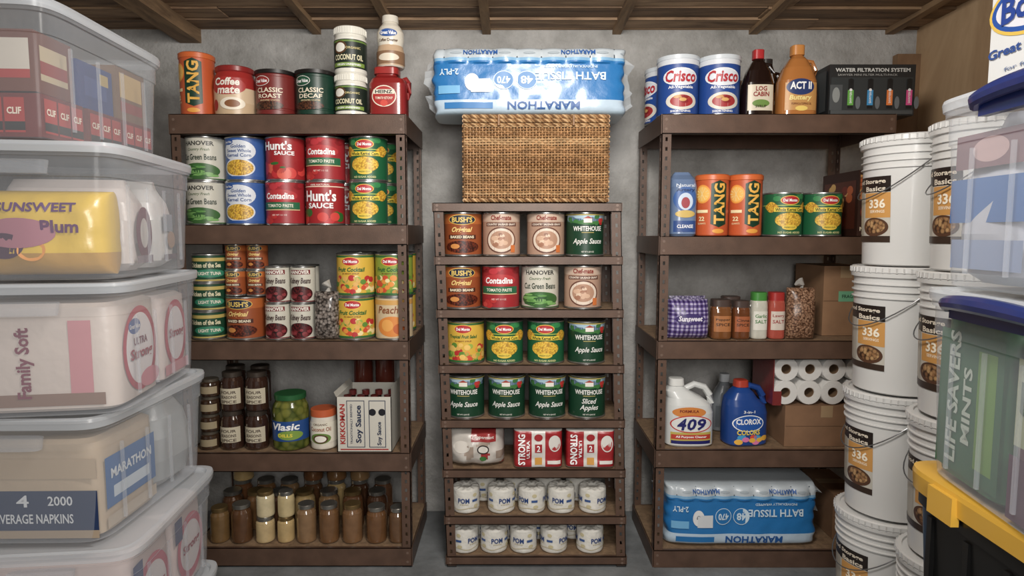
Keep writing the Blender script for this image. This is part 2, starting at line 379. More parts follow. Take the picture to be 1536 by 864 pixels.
M['gr']=gravy(); M['tp']=contadina(); M['ts']=hunts(); M['ct']=crushed(); M['gb']=hanover(); M['kb']=hanover(.0505,.152,True); M['gv']=gvcorn(); M['pe']=peach(); M['tuna']=shortgreen()
NM={'as':'applesauce_can','sa':'sliced_apples_can','corn':'corn_can','fr':'fruit_cocktail_can','fr1':'fruit_cocktail_can','fr2':'fruit_salad_can','bb':'baked_beans_can','bbs':'small_baked_beans_can','gr':'gravy_can','tp':'tomato_paste_can','ts':'tomato_sauce_can','ct':'crushed_tomatoes_can','gb':'green_beans_can','kb':'kidney_beans_can','gv':'sweet_corn_can','pe':'peaches_can','tuna':'tuna_can'}
def can(k,px,z,Y=.1,rot=None,lv=0,hh=None):
    return place(NM[k],M[k],px,Y,z+.002+lv*(hh or CHH+.0005),rot)
for z,row in ((CZ[1],(('bb',694.5),('gr',752),('gr',818.5),('as',877))),(CZ[2],(('bb',693),('tp',751),('gb',810),('gr',874))),
              (CZ[3],(('fr2',698.5),('corn',757),('corn',818.5),('as',879))),(CZ[4],(('as',699),('as',760),('as',820.5),('sa',880)))):
    for k,px in row: can(k,px,z,.09)
# left unit second shelf
z=LZ[1]
for px,a,c in ((311,'gb','gb'),(369.5,'gv','gv'),(429,'tp','ct'),(488.5,'ts','tp'),(553,'corn','corn')):
    can(a,px,z,.1,0); can(c,px+random.uniform(-.7,.7),z,.1,0,1)
for px,a,c in ((342,'gb','gb'),(400,'gv','gv'),(458,'tp','ct'),(516,'ts','ts'),(576,'corn','corn')):
    can(a,px,z,.29,0); can(c,px,z,.29,0,1)
# third shelf
z=LZ[2]
for i in range(3): place('tuna_can',M['tuna'],314,.09,z+.002+i*.1185,8)
can('bb',370,z); 
for i in range(2):
    for px in (354,386): place('small_baked_beans_can',M['bbs'],px,.09,z+.1815+i*.1085)
for px in (417.5,455):
    for i in range(2): place('kidney_beans_can',M['kb'],px,.075,z+.002+i*.1525,0)
    for i in range(2): place('kidney_beans_can',M['kb'],px+6,.19,z+.002+i*.1525,0)
for px,a,c in ((534,'fr','fr'),(591.5,'pe','fr1')): can(a,px,z,.1,3); can(c,px,z,.1,-3,1)
can('fr',598,z,.31,-10); can('fr',598,z,.31,-10,1); can('as',372,z,.32); can('as',540,z,.32); can('as',540,z,.32,lv=1)
# ------------------------------------------------------------------ canisters
def tang():
    R,H=.0665,.25; b=MB(); o=L('CC561E')
    b.loft([(0,R*.93),(.004,R),(H-.024,R),(H-.022,R+.003),(H-.004,R+.003),(H,R*.96),(H,R*.5)],[o,mat('CC561E',.4),mat('D9651F',.35),mat('D9651F',.35),mat('D9651F',.35),mat('D9651F',.35)],40)
    S=cyl(R)
    b.strip(S,-.012,.056,lambda u:.225-.012*abs(u-.022)/.03,lambda u:.035+.012*abs(u-.022)/.03,'123A26',12)
    b.txt(S,'TANG',.022,.13,.165,.045,'F2B53B',rot=90,bold=.03)
    b.ell(S,-.048,.17,.07,.075,'F4A02C',18); b.ell(S,-.048,.17,.058,.062,'F8C050',18)
    for i in range(6):
        a=i*pi/6; b.txt(S,'I',-.048,.17,.002,.055,'F6E0A0',rot=math.degrees(a))
    b.ell(S,.02,.02,.05,.018,'F2A52B'); b.txt(S,'22',-.048,.07,.025,.018,'F8E4B0',bold=.03); b.txt(S,'QUARTS',-.048,.05,.035,.008,'F8E4B0'); b.rect(S,-.048,.1,.05,.012,'F8E4B0')
    return b.mesh('drink_mix_canister')
M['tang']=tang()
zl=LZ[0]+.003
place('drink_mix_canister',M['tang'],297.5,.09,zl,-8)
place('drink_mix_canister',M['tang'],1067,.085,RZ[1]+.003,-10); place('drink_mix_canister',M['tang'],1117,.085,RZ[1]+.003,-10)
# coffee creamer canister
b=MB(); R=.083; H=Z_at(97,.03)-zl
b.loft([(0,R*.9),(.004,R*.97),(.05,R),(H*.55,R),(H*.75,R*.97),(H-.025,R*.86),(H-.02,R*.9),(H-.003,R*.9),(H,R*.85)],[mat('C9A57E',.35),mat('D2B48E',.35),mat('D9BE9A',.35),mat('A82722',.3),mat('A82722',.3),mat('8E1E1C',.3),mat('8E1E1C',.3),mat('8E1E1C',.3)],40)
S=cyl(R+.0006)
b.ell(S,0,H*.58,.15,.07,'B32A24'); b.txt(S,'Coffee',0,H*.66,.1,.03,'F7EFE2',bold=.03,shear=.15); b.txt(S,'mate',.005,H*.49,.09,.028,'F7EFE2',bold=.03,shear=.15)
b.ell(S,.02,.045,.1,.05,'F3E7D2'); b.ell(S,.02,.045,.06,.03,'8E5A34'); b.ell(S,-.055,.04,.03,.045,'A82722')
place('coffee_creamer_canister',b.mesh('c'),354,.1,zl)
def coffee(base,a,t2):
    b=MB(); R=.079; H=.182; m=mat(base,.4)
    b.loft([(0,R*.95),(.003,R),(.02,R),(.022,R-.002),(.028,R-.002),(.03,R),(H-.03,R),(H-.028,R-.002),(H-.02,R-.002),(H-.018,R),(H-.016,R+.003),(H-.002,R+.003),(H,R*.95)],[m]*9+[mat('1B1716',.4)]*3,40)
    S=cyl(R+.0006); b.ell(S,-.035,.135,.075,.04,'E9E7E0'); b.ell(S,-.035,.135,.07,.036,a); b.txt(S,'Great Value',-.035,.135,.058,.014,'FFFFFF',bold=.03)
    b.txt(S,'CLASSIC',.0,.098,.105,.019,'F1E3C8',bold=.02); b.txt(S,t2,.0,.075,.095,.017,'F1E3C8',bold=.02)
    b.ell(S,-.01,.038,.13,.034,spk('6B3D22','4A2815','1E0F08',140)); b.txt(S,'GROUND COFFEE',0,.058,.08,.006,'E2C99A'); return b
place('coffee_can',coffee('7A2420','9A2A26','ROAST').mesh('c'),414.5,.1,zl,0); place('coffee_can',coffee('143A2C','20553C','DECAF').mesh('c'),474,.1,zl,0)
def coconut():
    b=MB(); R=.0645; H=.165; w=mat('E9E6DA',.25,coat=.5); 
    b.loft([(0,R*.93),(.006,R),(H-.04,R),(H-.028,R*.93),(H-.026,R*1.0),(H-.002,R*1.0),(H,R*.96)],w,36)
    for i in range(40):
        a=2*pi*i/40; b.box(R*cos(a)-.0012,R*cos(a)+.0012,R*sin(a)-.0012,R*sin(a)+.0012,H-.024,H-.004,w)
    S=cyl(R+.0006); b.rect(S,0,.068,.3,.1,'1E2A22',30); b.rect(S,0,.112,.3,.006,'6A8A3A',30); b.ell(S,-.035,.09,.06,.045,'5B3C22'); b.ell(S,-.035,.09,.045,.032,'F1ECE0')
    b.txt(S,'ORGANIC',.02,.088,.06,.008,'DCCB84'); b.txt(S,'COCONUT OIL',0,.055,.12,.02,'E8E0B8',bold=.03); b.rect(S,0,.03,.14,.014,'7C9A3A',16); b.txt(S,'VIRGIN UNREFINED',0,.03,.1,.007,'FFFFFF'); return b.mesh('coconut_oil_jar')
M['co']=coconut(); place('coconut_oil_jar',M['co'],527,.09,zl,0)
o=place('coconut_oil_jar',M['co'],526,.09,zl+.1655,6); o.scale=(1,1,1.12)
# ketchup jug
b=MB(); rd=mat('8E1A18',.28,coat=.5); 
b.loft([(0,.066,.055),(.006,.076,.062),(.13,.076,.062),(.15,.066,.056),(.163,.044,.042,-.006),(.168,.042,.042,-.006),(.17,.05,.05,-.006),(.194,.05,.05,-.006),(.198,.045,.045,-.006)],[rd]*6+[mat('A02420',.3)]*2,36,n=4)
b.tube([(.05,0,.15),(.07,0,.158),(.082,0,.14),(.082,0,.1),(.075,0,.08),(.06,0,.078)],.01,rd,8)
S=sup(.076,.062,4); b.ell(S,-.01,.078,.1,.085,'E9E1CC'); b.ell(S,-.01,.078,.092,.077,'B3241F'); b.rect(S,-.01,.095,.085,.018,'E9E1CC'); b.txt(S,'HEINZ',-.01,.095,.07,.013,'2A2A2A',bold=.03); b.txt(S,'TOMATO KETCHUP',-.01,.07,.07,.01,'F3E9D4'); b.ell(S,-.01,.05,.03,.025,'D8402F')
place('ketchup_jug',b.mesh('c'),584,.1,zl,0)
# creamer bottle on the jug
b=MB(); w=mat('E4DCCB',.3,coat=.3); br=mat('C9A987',.35)
b.loft([(0,.05),(.005,.055),(.06,.056),(.085,.05),(.11,.054),(.14,.054),(.16,.044),(.178,.03),(.18,.034),(.206,.032),(.208,.024)],[w,br,br,w,w,w,w,mat('DCD5C6',.3),mat('DCD5C6',.3),mat('DCD5C6',.3)],32)
S=cyl(.0567); b.rect(S,0,.035,.2,.05,'8E6A4C',20); b.ell(S,0,.035,.09,.03,'E6D9C4'); S=cyl(.0552); b.ell(S,0,.13,.075,.03,'2A57A0'); b.txt(S,'Great Value',0,.13,.065,.014,'FFFFFF',bold=.03); b.txt(S,'Coffee Creamer',0,.102,.08,.011,'5A3C28',bold=.02)
place('creamer_bottle',b.mesh('c'),586,.1,zl+.1985,0)
# ------------------------------------------------------------------ jars
def jar(R,H,content,lid,lidh=.016,label=None,n=2,neck=.8,txt=None,tc='3A2418'):
    b=MB(); g=content if not isinstance(content,str) else mat(content,.12,coat=1,var=.12,vs=30); lm=lid
    b.loft([(0,R*.85),(.004,R*.97),(.01,R),(H*.68,R),(H*.78,R*.96),(H*.86,R*neck),(H-lidh-.001,R*neck),(H-lidh,R*(neck+.05)),(H-.002,R*(neck+.05)),(H,R*neck),(H,R*.4)],[g]*6+[lm]*4,28,n=n)
    if label:
        S=cyl(R+.0003) if n==2 else sup(R,R,n); b.rect(S,0,H*.4,R*2.2 if n==2 else R*1.7,H*.4,label,14)
        if txt:
            for i,t in enumerate(txt): b.txt(S,t,0,H*(.5-.12*i),R*1.4,H*.075,tc)
    return b
LIDS=mat('A7A49C',.3,.85); LIDG=mat('8E7446',.35,.7)
cont=['5A3A22','6B4426','B89A62','7A5632','4A2E1C','8A6A44','63412A']
zj=LZ[4]+.002
for i,(px,c,R,H,zz) in enumerate([(330,'7A5C34',.04,.15,0),(363,'5C3C22',.043,.165,0),(398,'C8AE7C',.04,.11,0),(429,'C4A66E',.036,.11,0),(460,'8C6B48',.041,.165,0),(494,'75512F',.042,.165,0),(529,'7E5A38',.043,.165,0),(565,'6E4A2A',.043,.155,0),(597,'6A4B30',.038,.15,0),
    (398,'D3C39A',.038,.11,.1115),(429,'CBB684',.035,.11,.1115)]):
    place('mason_jar',jar(R,H,c,LIDS if i%3 else LIDG).mesh('c'),px,.07,zj+zz,0)
for i,px in enumerate((350,386,422,458,494,530,566)):
    place('mason_jar',jar(.046,.17,cont[(i*3)%7],LIDG if i%2 else LIDS).mesh('c'),px,.2,zj,0)
for i,px in enumerate((365,400,435,470,505,540,575)):
    place('mason_jar',jar(.046,.17,cont[(i*2+1)%7],LIDS).mesh('c'),px,.33,zj,0)
    if i in(0,3,4,5): place('mason_jar',jar(.046,.17,cont[(i*2+2)%7],LIDS).mesh('c'),px,.33,zj+.1705,0)
z4=LZ[3]+.002
tin=jar(.04,.075,'3E2A1C',mat('6E6558',.4,.6),.012,'A89878').mesh('c')
for i in range(4): place('small_jelly_jar',tin,315,.07,z4+i*.0755,0)
sp=jar(.047,.165,'38231A',mat('4A4038',.4,.5),.02,'C9BFA6',txt=['FOUR','SEASONS','SPICE']).mesh('c')
for px in (349,386):
    for i in range(2): place('seasoning_jar',sp,px,.075,z4+i*.1655,0)
    for i in range(2): place('seasoning_jar',sp,px+5,.2,z4+i*.1655,0)
b=jar(.075,.235,spk('7A7A2E','5A6424','33400F',28,.15),mat('2A6A3A',.35,.3),.022,None,neck=.82); S=cyl(.0756)
b.rect(S,0,.085,.24,.085,'1F4C8E',26); b.txt(S,'Vlasic',0,.105,.12,.03,'FFFFFF',bold=.03,shear=.15); b.ell(S,.02,.068,.11,.04,'7FA03A'); b.txt(S,'DILLS',.0,.068,.06,.014,'F4E02A',bold=.03)
place('pickle_jar',b.mesh('c'),437,.09,z4,0)
b=jar(.055,.17,'E2DACA',mat('C65A28',.4),.03,None,neck=.92); S=cyl(.0556); b.rect(S,0,.075,.17,.085,'E9E2CF',20); b.txt(S,'ORGANIC',0,.11,.06,.01,'5A3A1E'); b.txt(S,'Coconut Oil',0,.09,.09,.018,'9A4A20'); b.ell(S,0,.05,.09,.045,'6B8E3C'); b.ell(S,0,.048,.065,.038,'5B3C22'); b.ell(S,0,.048,.05,.027,'F4EFE2')
place('coconut_oil_jar',b.mesh('c'),486,.085,z4,0)
# soy sauce carton, open flaps, bottles inside
b=MB(); w=mat('CFCBBF',.7); W,D,H=.228,.26,.235; t=.003
b.box(-W/2,W/2,-D/2,-D/2+t,0,H,w); b.box(-W/2,W/2,D/2-t,D/2,0,H,w); b.box(-W/2,-W/2+t,-D/2,D/2,0,H,w); b.box(W/2-t,W/2,-D/2,D/2,0,H,w); b.box(-W/2,W/2,-D/2,D/2,0,t,w)
b.add([(W/2,-D/2,H),(W/2,D/2,H),(W/2-.0,D/2,H+.04),(W/2-.0,-D/2,H+.04)],[(0,1,2,3)],w); b.add([(-W/2,-D/2,H),(-W/2,D/2,H),(-W/2-.01,D/2,H+.02),(-W/2-.01,-D/2,H+.02)],[(0,3,2,1)],w)
S=front(-D/2); b.txt(S,'KIKKOMAN',-.09,.12,.17,.022,'B02A24',rot=90,bold=.03); b.rect(S,-.035,.12,.075,.2,'23304E'); b.rect(S,-.035,.12,.069,.194,'CFCBBF'); b.txt(S,'Soy Sauce',-.02,.12,.16,.03,'23304E',rot=90,bold=.03); b.txt(S,'TRADITIONALLY BREWED',-.053,.12,.17,.009,'23304E',rot=90)
b.rect(S,.055,.12,.07,.2,'23304E'); b.rect(S,.055,.12,.064,.194,'CFCBBF'); b.ell(S,.035,.17,.03,.03,'1A1A22'); b.ell(S,.075,.17,.03,.03,'1A1A22'); b.txt(S,'Soy Sauce',.065,.08,.1,.022,'23304E',rot=90,bold=.03); b.rect(S,.0,.012,.2,.005,'B02A24')
for i in range(4):
    x=-.085+.057*i; 
    for y in (-.06,.03):
        b.loft([(.004,.026,None,x,y),(.16,.026,None,x,y),(.19,.012,None,x,y),(.205,.012,None,x,y),(.205,.016,None,x,y),(.226,.016,None,x,y)],[mat('24100C',.15,coat=1)]*3+[mat('5A1A18',.35)]*2,12)
place('soy_sauce_carton',b.mesh('c'),557,.14,z4,0)
b=MB(); b.loft([(0,.04),(.005,.046),(.15,.046),(.17,.034),(.19,.034),(.19,.038),(.21,.038)],[mat('5A2418',.2,coat=1)]*4+[mat('7A2A20',.4)]*2,24); me=b.mesh('c')
for px in (545,578): place('sauce_jar',me,px,.36,z4,0); place('sauce_jar',me,px,.36,z4+.2105,0)
# ------------------------------------------------------------------ soft packs (pillows)
def pillow(W,H,D,n=5,amp=.004,fr=18,mats=None,N=26,bumpf=None,seed=0,edge=.0,NZ=None):
    b=MB(); NZ=NZ or N; sh=Vector((seed*3.1,seed*1.7,0))
    def yf(u,v):
        a=max(0,1-min(1,abs(2*u/W))**n)**(1/n); c=max(0,1-min(1,abs(2*v/H-1))**n)**(1/n)
        y=D/2*a*c+amp*(mn.noise(Vector((u*fr,v*fr,0))+sh)+.4*mn.noise(Vector((u*fr*2.5,v*fr*2.5,3))+sh))*min(1,4*a*c)
        if bumpf: y+=bumpf(u,v)*min(1,3*a*c)
        return y
    def P(i,j,sg):
        u=W/2*sin(pi/2*(2*i/N-1)); v=H/2*(1+sin(pi/2*(2*j/NZ-1)))
        y=yf(u,v) if 0<i<N and 0<j<NZ else 0
        return u,v,y
    for sg in (-1,1):
        vs=[]; 
        for j in range(NZ+1):
            for i in range(N+1):
                u,v,y=P(i,j,sg); vs.append((u+edge*mn.noise(Vector((0,v*25,seed)))*abs(2*u/W)**4,sg*y,max(0,v)))
        bym={}
        for j in range(NZ):
            for i in range(N):
                q=(j*(N+1)+i,j*(N+1)+i+1,(j+1)*(N+1)+i+1,(j+1)*(N+1)+i)
                if sg>0: q=q[::-1]
                u,v,_=P(i+.5,j+.5,sg); m=mats(u,v) if callable(mats) else mats; bym.setdefault(m,[]).append(q)
        for m,fs in bym.items(): b.add(vs,fs,m)
    S=lambda u,v,o:(u,-yf(u,v)-o-.0014,v)
    return b,S
PF=lambda h:mat(h,.32,bump=.15,bs=38,coat=.2)
def tissue_pack(W,H,D,seed):
    rw=W/8
    def bf(u,v): return .011*abs(cos(pi*u/rw))*(1 if v>H*.76 else .06)
    def ms(u,v):
        if v>H*.84: return PF('BFC9D0')
        if v>H*.78: return PF('7FB2D8')
        if v<H*.05: return PF('B9D0E0')
        if v<H*.2: return PF('BCD2E4')
        return PF('1976BA')
    b,S=pillow(W,H,D,9,.005,9,ms,N=110,NZ=56,bumpf=bf,seed=seed,edge=.02)
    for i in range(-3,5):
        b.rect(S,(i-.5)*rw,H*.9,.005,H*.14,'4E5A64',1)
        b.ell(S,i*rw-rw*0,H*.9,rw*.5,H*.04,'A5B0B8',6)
    k=W/.8
    b.txt(S,'MARATHON',.06*k,H*.125,.3*k,H*.12,'14549A',rot=180,bold=.03); b.rect(S,-.25*k,H*.125,.2*k,H*.09,'1976BA')
    b.txt(S,'BATH TISSUE',.17*k,H*.56,.29*k,H*.12,'CFE4F2',rot=180,bold=.02)
    b.ell(S,-.01*k,H*.5,.085*k,H*.27,'CFE4F2',18); b.ell(S,-.01*k,H*.5,.079*k,H*.25,'1976BA',18); b.txt(S,'48',-.01*k,H*.5,.05*k,H*.12,'CFE4F2',rot=180,bold=.03)
    b.ell(S,-.105*k,H*.5,.085*k,H*.27,'CFE4F2',18); b.ell(S,-.105*k,H*.5,.079*k,H*.25,'1976BA',18); b.txt(S,'470',-.105*k,H*.5,.055*k,H*.11,'CFE4F2',rot=180,bold=.03)
    b.txt(S,'INDIVIDUALLY WRAPPED',.17*k,H*.7,.22*k,H*.04,'CFE4F2',rot=180)
    b.ell(S,-.235*k,H*.47,.06*k,H*.26,'E2E4E6',14); b.rect(S,-.2*k,H*.42,.08*k,H*.2,'D4D8DC'); b.ell(S,-.235*k,H*.47,.02*k,H*.09,'6A7076',10)
    b.txt(S,'2-PLY',-.33*k,H*.62,.08*k,H*.09,'CFE4F2',rot=180,bold=.02); b.rect(S,-.33*k,H*.36,.09*k,H*.12,'6FB4E2')
    for i in (-1,1): b.txt(S,'MARATHON',i*.2*k,H*.91,.14*k,H*.07,'2A5FA8',rot=180,bold=.03)
    # loose film ears at the ends
    film=clear('E6EEF4',.35,.15); R=random.Random(seed)
    for sg in (-1,1):
        vs=[];n=9
        for i in range(n+1):
            zz=H*(.04+.92*i/n); vs.append((sg*(W/2-.008),-D*.15,zz)); vs.append((sg*(W/2+.03+R.uniform(-.012,.018)),-D*.15+R.uniform(-.05,.05),H*.5+(zz-H*.5)*.75))
        b.add(vs,[(2*i,2*i+1,2*i+3,2*i+2) for i in range(n)],film)
    return b
# wicker hamper
WB,HB,DB=.582,Z_at(172,.02)-CZ[0]-.004,.3
b=MB(); wk=[mat(h,.5,var=.3,vs=35) for h in ('A47A4C','B88C5C','8C6236','C6A070','966C42','7A5430')]
b.box(-WB/2+.01,WB/2-.01,-DB/2+.01,DB/2-.012,.004,HB-.012,mat('241408',.9))  # dark inner box, its colour paints the shade between the twigs
ns=46; nr=29; rh=(HB-.06)/nr
rr_=random.Random(3)
for j in range(nr):
    z=.018+rh*(j+.5)+rr_.uniform(-.0006,.0006)
    for (ax,Ln,off) in (('f',WB,-DB/2),('r',DB,WB/2),('l',DB,-WB/2)):
        k=max(6,int(ns*Ln/WB)); st=Ln/k
        m=rr_.choice(wk); pts=[]
        for i in range(k*4+1):
            u=-Ln/2+Ln*i/(k*4); q=.0048*sin(pi*(u+Ln/2)/st+(j%2)*pi+pi/2)
            zz=z+.0010*sin(u*40+j)
            pts.append((u,off-q,zz) if ax=='f' else (off+q,u,zz) if ax=='r' else (off-q,u,zz))
        b.tube(pts,rh*.42,m,6)
for (ax,Ln,off) in (('f',WB,-DB/2),('r',DB,WB/2),('l',DB,-WB/2)):
    k=max(6,int(ns*Ln/WB))
    for i in range(k+1):
        u=-Ln/2+Ln*i/k; p=(lambda z:(u,off,z)) if ax=='f' else (lambda z:(off,u,z))
        b.tube([p(.008),p(HB-.04)],.0024,wk[1],5)
for zz,rr in ((.008,.009),(HB-.04,.007),(HB-.024,.0085),(HB-.008,.009)):
    for ph,mi in ((0,0),(2*pi/3,3),(4*pi/3,5)):
        pts=[]
        for i in range(201):
            t=i/200*WB-WB/2; pts.append((t,-DB/2-.004+rr*.5*cos(i*.5+ph),zz+rr*.5*sin(i*.5+ph)))
        b.tube(pts,rr*.5,wk[mi],6)
    for sx in (-1,1): b.tube([(sx*WB/2,-DB/2,zz),(sx*WB/2,DB/2,zz)],rr*.9,wk[1],6)
b.box(-WB/2+.004,WB/2-.004,-DB/2+.004,DB/2,HB-.012,HB,wk[1])
for x in (-.15,.15): b.tube([(x,-DB/2-.008,HB-.004),(x,-DB/2-.013,HB-.045)],.006,wk[2],6)
xb=X_at(804,CZ[0]+.15,.03); obj('wicker_hamper',b,xb,.03+DB/2-.0,CZ[0]+.006,0)
b=tissue_pack(.775,.262,.3,3); obj('bath_tissue_pack',b,X_at(793,2.0,.1),.17,CZ[0]+.008+HB,0,ry=0)
b=tissue_pack(.645,.27,.33,9); obj('bath_tissue_pack',b,X_at(1105,.2,.1),.19,RZ[4]+.004,0)
# toilet paper rolls in paper wrap
def roll(seed):
    b=MB(); R=.058;H=.108; m=mat('E2DFD6',.75,bump=.35,bs=50,var=.05,vs=40)
    pr=[(0,R*.6),(.001,R*.9),(.005,R*.975),(.012,R),(.05,R*1.004),(H-.012,R),(H-.005,R*.97),(H-.001,R*.88),(H,R*.55),(H-.004,R*.38),(H-.009,R*.28),(H-.010,R*.1)]
    v0=len(b.v); b.loft(pr,m,48)
    for i in range(v0,len(b.v)):      # crumpled paper folds
        x,y,z=b.v[i]; a=math.atan2(y,x); k=1+.006*sin(a*9+seed)*(1 if z>H*.9 or z<H*.1 else .3)+.006*mn.noise(Vector((x*50,y*50,z*50+seed)))
        b.v[i]=(x*k,y*k,z-(.0025*(1+sin(a*11+seed*2)) if z>H*.98 else 0))
    S=cyl(R+.0014)
    for t in (-.115,0,.115):
        b.txt(S,'POM',t,.058,.048,.022,'23427E',bold=.03)
        b.txt(S,'premium',t+.002,.041,.036,.007,'A8965A')
        b.ell(S,t+.05,.08,.02,.016,'CFC39A'); b.ell(S,t+.055,.032,.022,.014,'CFC39A'); b.rect(S,t+.05,.056,.026,.01,'3A5A94')
    b.strip(S,-.16,.16,lambda u:.024+.004*sin(u*60),lambda u:.0215+.004*sin(u*60),'B9A97C',30)
    return b.mesh('toilet_paper_roll')
rm=[roll(i) for i in range(3)]
for px in (699,752,797.5,841.5,888.5): place('toilet_paper_roll',rm[random.randrange(3)],px,.075,CZ[6]+.002,random.uniform(-45,45),zc=.05)
for px in (697.5,741,785,830.5,884.5): place('toilet_paper_roll',rm[random.randrange(3)],px,.075,CZ[7]+.002,random.uniform(-45,45),zc=.05)
for r,(pxs) in ((CZ[6],(725,775,822,868)),(CZ[7],(720,763,808,860))):
    for px in pxs: place('toilet_paper_roll',rm[0],px,.2,r+.002,random.uniform(-60,60),zc=.05)
# paper towel packs (centre)
def strongpack(flip):
    def ms(u,v):
        if abs(v-.085)>.076: return PF('D8D4CE')
        if -.03<u<.03: return PF('E0DCD5')
        return PF('AA1D24')
    b,S=pillow(.205,.17,.26,9,.006,12,ms,N=56,NZ=40,bumpf=lambda u,v:.006*abs(cos(pi*(v)/.085)),seed=2+flip)
    s=1 if not flip else -1
    b.txt(S,'STRONG',-.07,.085,.13,.03,'FFFFFF',rot=90*s,bold=.03); b.txt(S,'ULTRA',-.043,.085,.075,.013,'FFFFFF',rot=90*s,bold=.03)
    b.ell(S,.068,.11,.05,.07,'E0DCD5'); b.ell(S,.068,.11,.042,.06,'B0262A'); b.rect(S,.065,.03,.055,.014,'E0DCD5'); b.rect(S,.0,.035,.03,.03,'D89A30'); b.rect(S,.0,.09,.03,.035,'AA1D24'); b.txt(S,'2',.0,.09,.014,.025,'FFFFFF'); b.ell(S,0,.135,.035,.03,'AA1D24')
    return b.mesh('paper_towel_pack')
place('paper_towel_pack',strongpack(0),805,.135,CZ[5]+.002,1); place('paper_towel_pack',strongpack(1),881,.135,CZ[5]+.002,-1)
def ms(u,v):
    q=mn.noise(Vector((u*14,v*18,4)))
    return PF('A02A2A') if (abs(u-.03)<.05 and v>.11) or q>.42 else PF('CDC6BD') if q>-.2 else PF('A59384')
b,S=pillow(.235,.165,.22,3.2,.014,18,ms,N=36,NZ=26,seed=5)
b.ell(S,-.06,.09,.07,.05,'DDD6CC'); b.ell(S,.03,.08,.05,.04,'2A2422'); b.ell(S,.03,.08,.04,.03,'E8E2D8'); b.txt(S,'Peppermint',.03,.13,.09,.016,'F0E8E0')
b.ell(S,.03,.04,.03,.02,'3E7A38')
place('bag_of_candies',b.mesh('c'),716,.12,CZ[5]+.002,0)
# bag between cans, left unit
b,S=pillow(.1,.2,.1,2.6,.006,14,spk('6A5F58','9A9088','2A2420',90,.2),N=24,NZ=28,seed=8); b.tube([(0,0,.185),(.01,0,.215),(-.005,0,.24)],[.018,.007,.02],clear('D8D4CC',.6),7)
place('bag_of_dried_beans',b.mesh('c'),492,.055,LZ[2]+.002,0)
# ------------------------------------------------------------------ right unit
zr=RZ[0]+.003
def crisco():
    b,S=canbase(.083,.232,'1E4894'); H=.232
    b.loft([(H-.012,.086),(H+.004,.086),(H+.006,.082)],mat('CDD4DA',.3),40)
    b.rect(S,0,.21,.3,.02,'D8DCE2',24)
    b.ell(S,.01,.15,.15,.07,'F0F0F0'); b.ell(S,.01,.15,.142,.063,'DDE2EA'); b.txt(S,'Crisco',.01,.152,.125,.046,'B81F2E',bold=.03,shear=.15)
    b.txt(S,'All-Vegetable',.01,.108,.1,.015,'FFFFFF'); b.ell(S,.015,.055,.13,.07,'D9D3C6'); b.ell(S,.015,.055,.095,.048,'A8282C'); b.scat(S,.015,.062,.06,.02,8,.03,.014,['D9A65A','C48A3C','8E1C20'],3,8)
    b.txt(S,'SHORTENING',.01,.015,.08,.008,'FFFFFF'); return b.mesh('shortening_can')
cm=crisco(); place('shortening_can',cm,1016,.1,zr,-12); place('shortening_can',cm,1077.5,.1,zr,-12); place('shortening_can',cm,996,.28,zr,-90); place('shortening_can',cm,1060,.28,zr,-90)
def bottle(W,H,body,cap,lab,texts,n=3,handle=True,capw=.022,neckz=.86):
    b=MB(); m=mat(body,.18,coat=.8); c=mat(cap,.35); d=W*.75
    b.loft([(0,W*.44,d*.44),(.006,W*.5,d*.5),(H*.3,W*.5,d*.5),(H*.5,W*.48,d*.48),(H*.68,W*.36,d*.4),(H*.8,W*.22,W*.22),(H*neckz,capw*.8,capw*.8),(H*neckz+.001,capw,capw),(H-.002,capw,capw),(H,capw*.9,capw*.9)],[m]*6+[c]*3,28,n=n)
    if handle: b.tube([(W*.16,0,H*.8),(W*.4,0,H*.78),(W*.5,0,H*.66),(W*.48,0,H*.52),(W*.42,0,H*.46)],.0085,m,8)
    S=sup(W*.5,d*.5,n); b.rect(S,0,H*.27,W*.8,H*.38,lab,12)
    for (t,z,w,h,col) in texts: b.txt(S,t,0,H*z,W*w,H*h,col,bold=.03)
    return b,S
b,S=bottle(.128,.27,'1E0F0B','B01E22','D8CCB4',[('LOG',.4,.35,.07,'8E1E1C'),('CABIN',.32,.5,.07,'8E1E1C'),('SYRUP',.14,.35,.04,'3A2418')]); b.ell(S,0,.05,.07,.03,'6B8E3C'); place('syrup_bottle',b.mesh('c'),1135,.09,zr,0)
b,S=bottle(.128,.275,'24130C','2A2624','5A2A1A',[('SYRUP',.3,.6,.06,'E8DCC4')]); place('syrup_bottle',b.mesh('c'),1148,.25,zr,0); 
b,S=bottle(.15,.285,'6A4A2A','4A3420','C9A060',[('OIL',.3,.4,.06,'5A2A1A')]); me=b.mesh('c'); place('oil_jug',me,1098,.44,zr+.0,0); place('oil_jug',me,1196,.34,zr,0)
b,S=bottle(.158,.29,'B5702C','C98234','C9924A',[],n=3,capw=.026)
b.ell(S,-.005,.115,.11,.065,'24386E'); b.txt(S,'ACT II',-.005,.12,.085,.03,'FFFFFF',bold=.03); b.txt(S,'Buttery',-.005,.07,.09,.026,'F6E08A',bold=.03,shear=.2); b.txt(S,'POPPING & TOPPING OIL',0,.048,.08,.009,'6A2A12'); b.ell(S,0,.03,.05,.02,'F2D060')
place('popcorn_oil_jug',b.mesh('c'),1193,.1,zr,0)
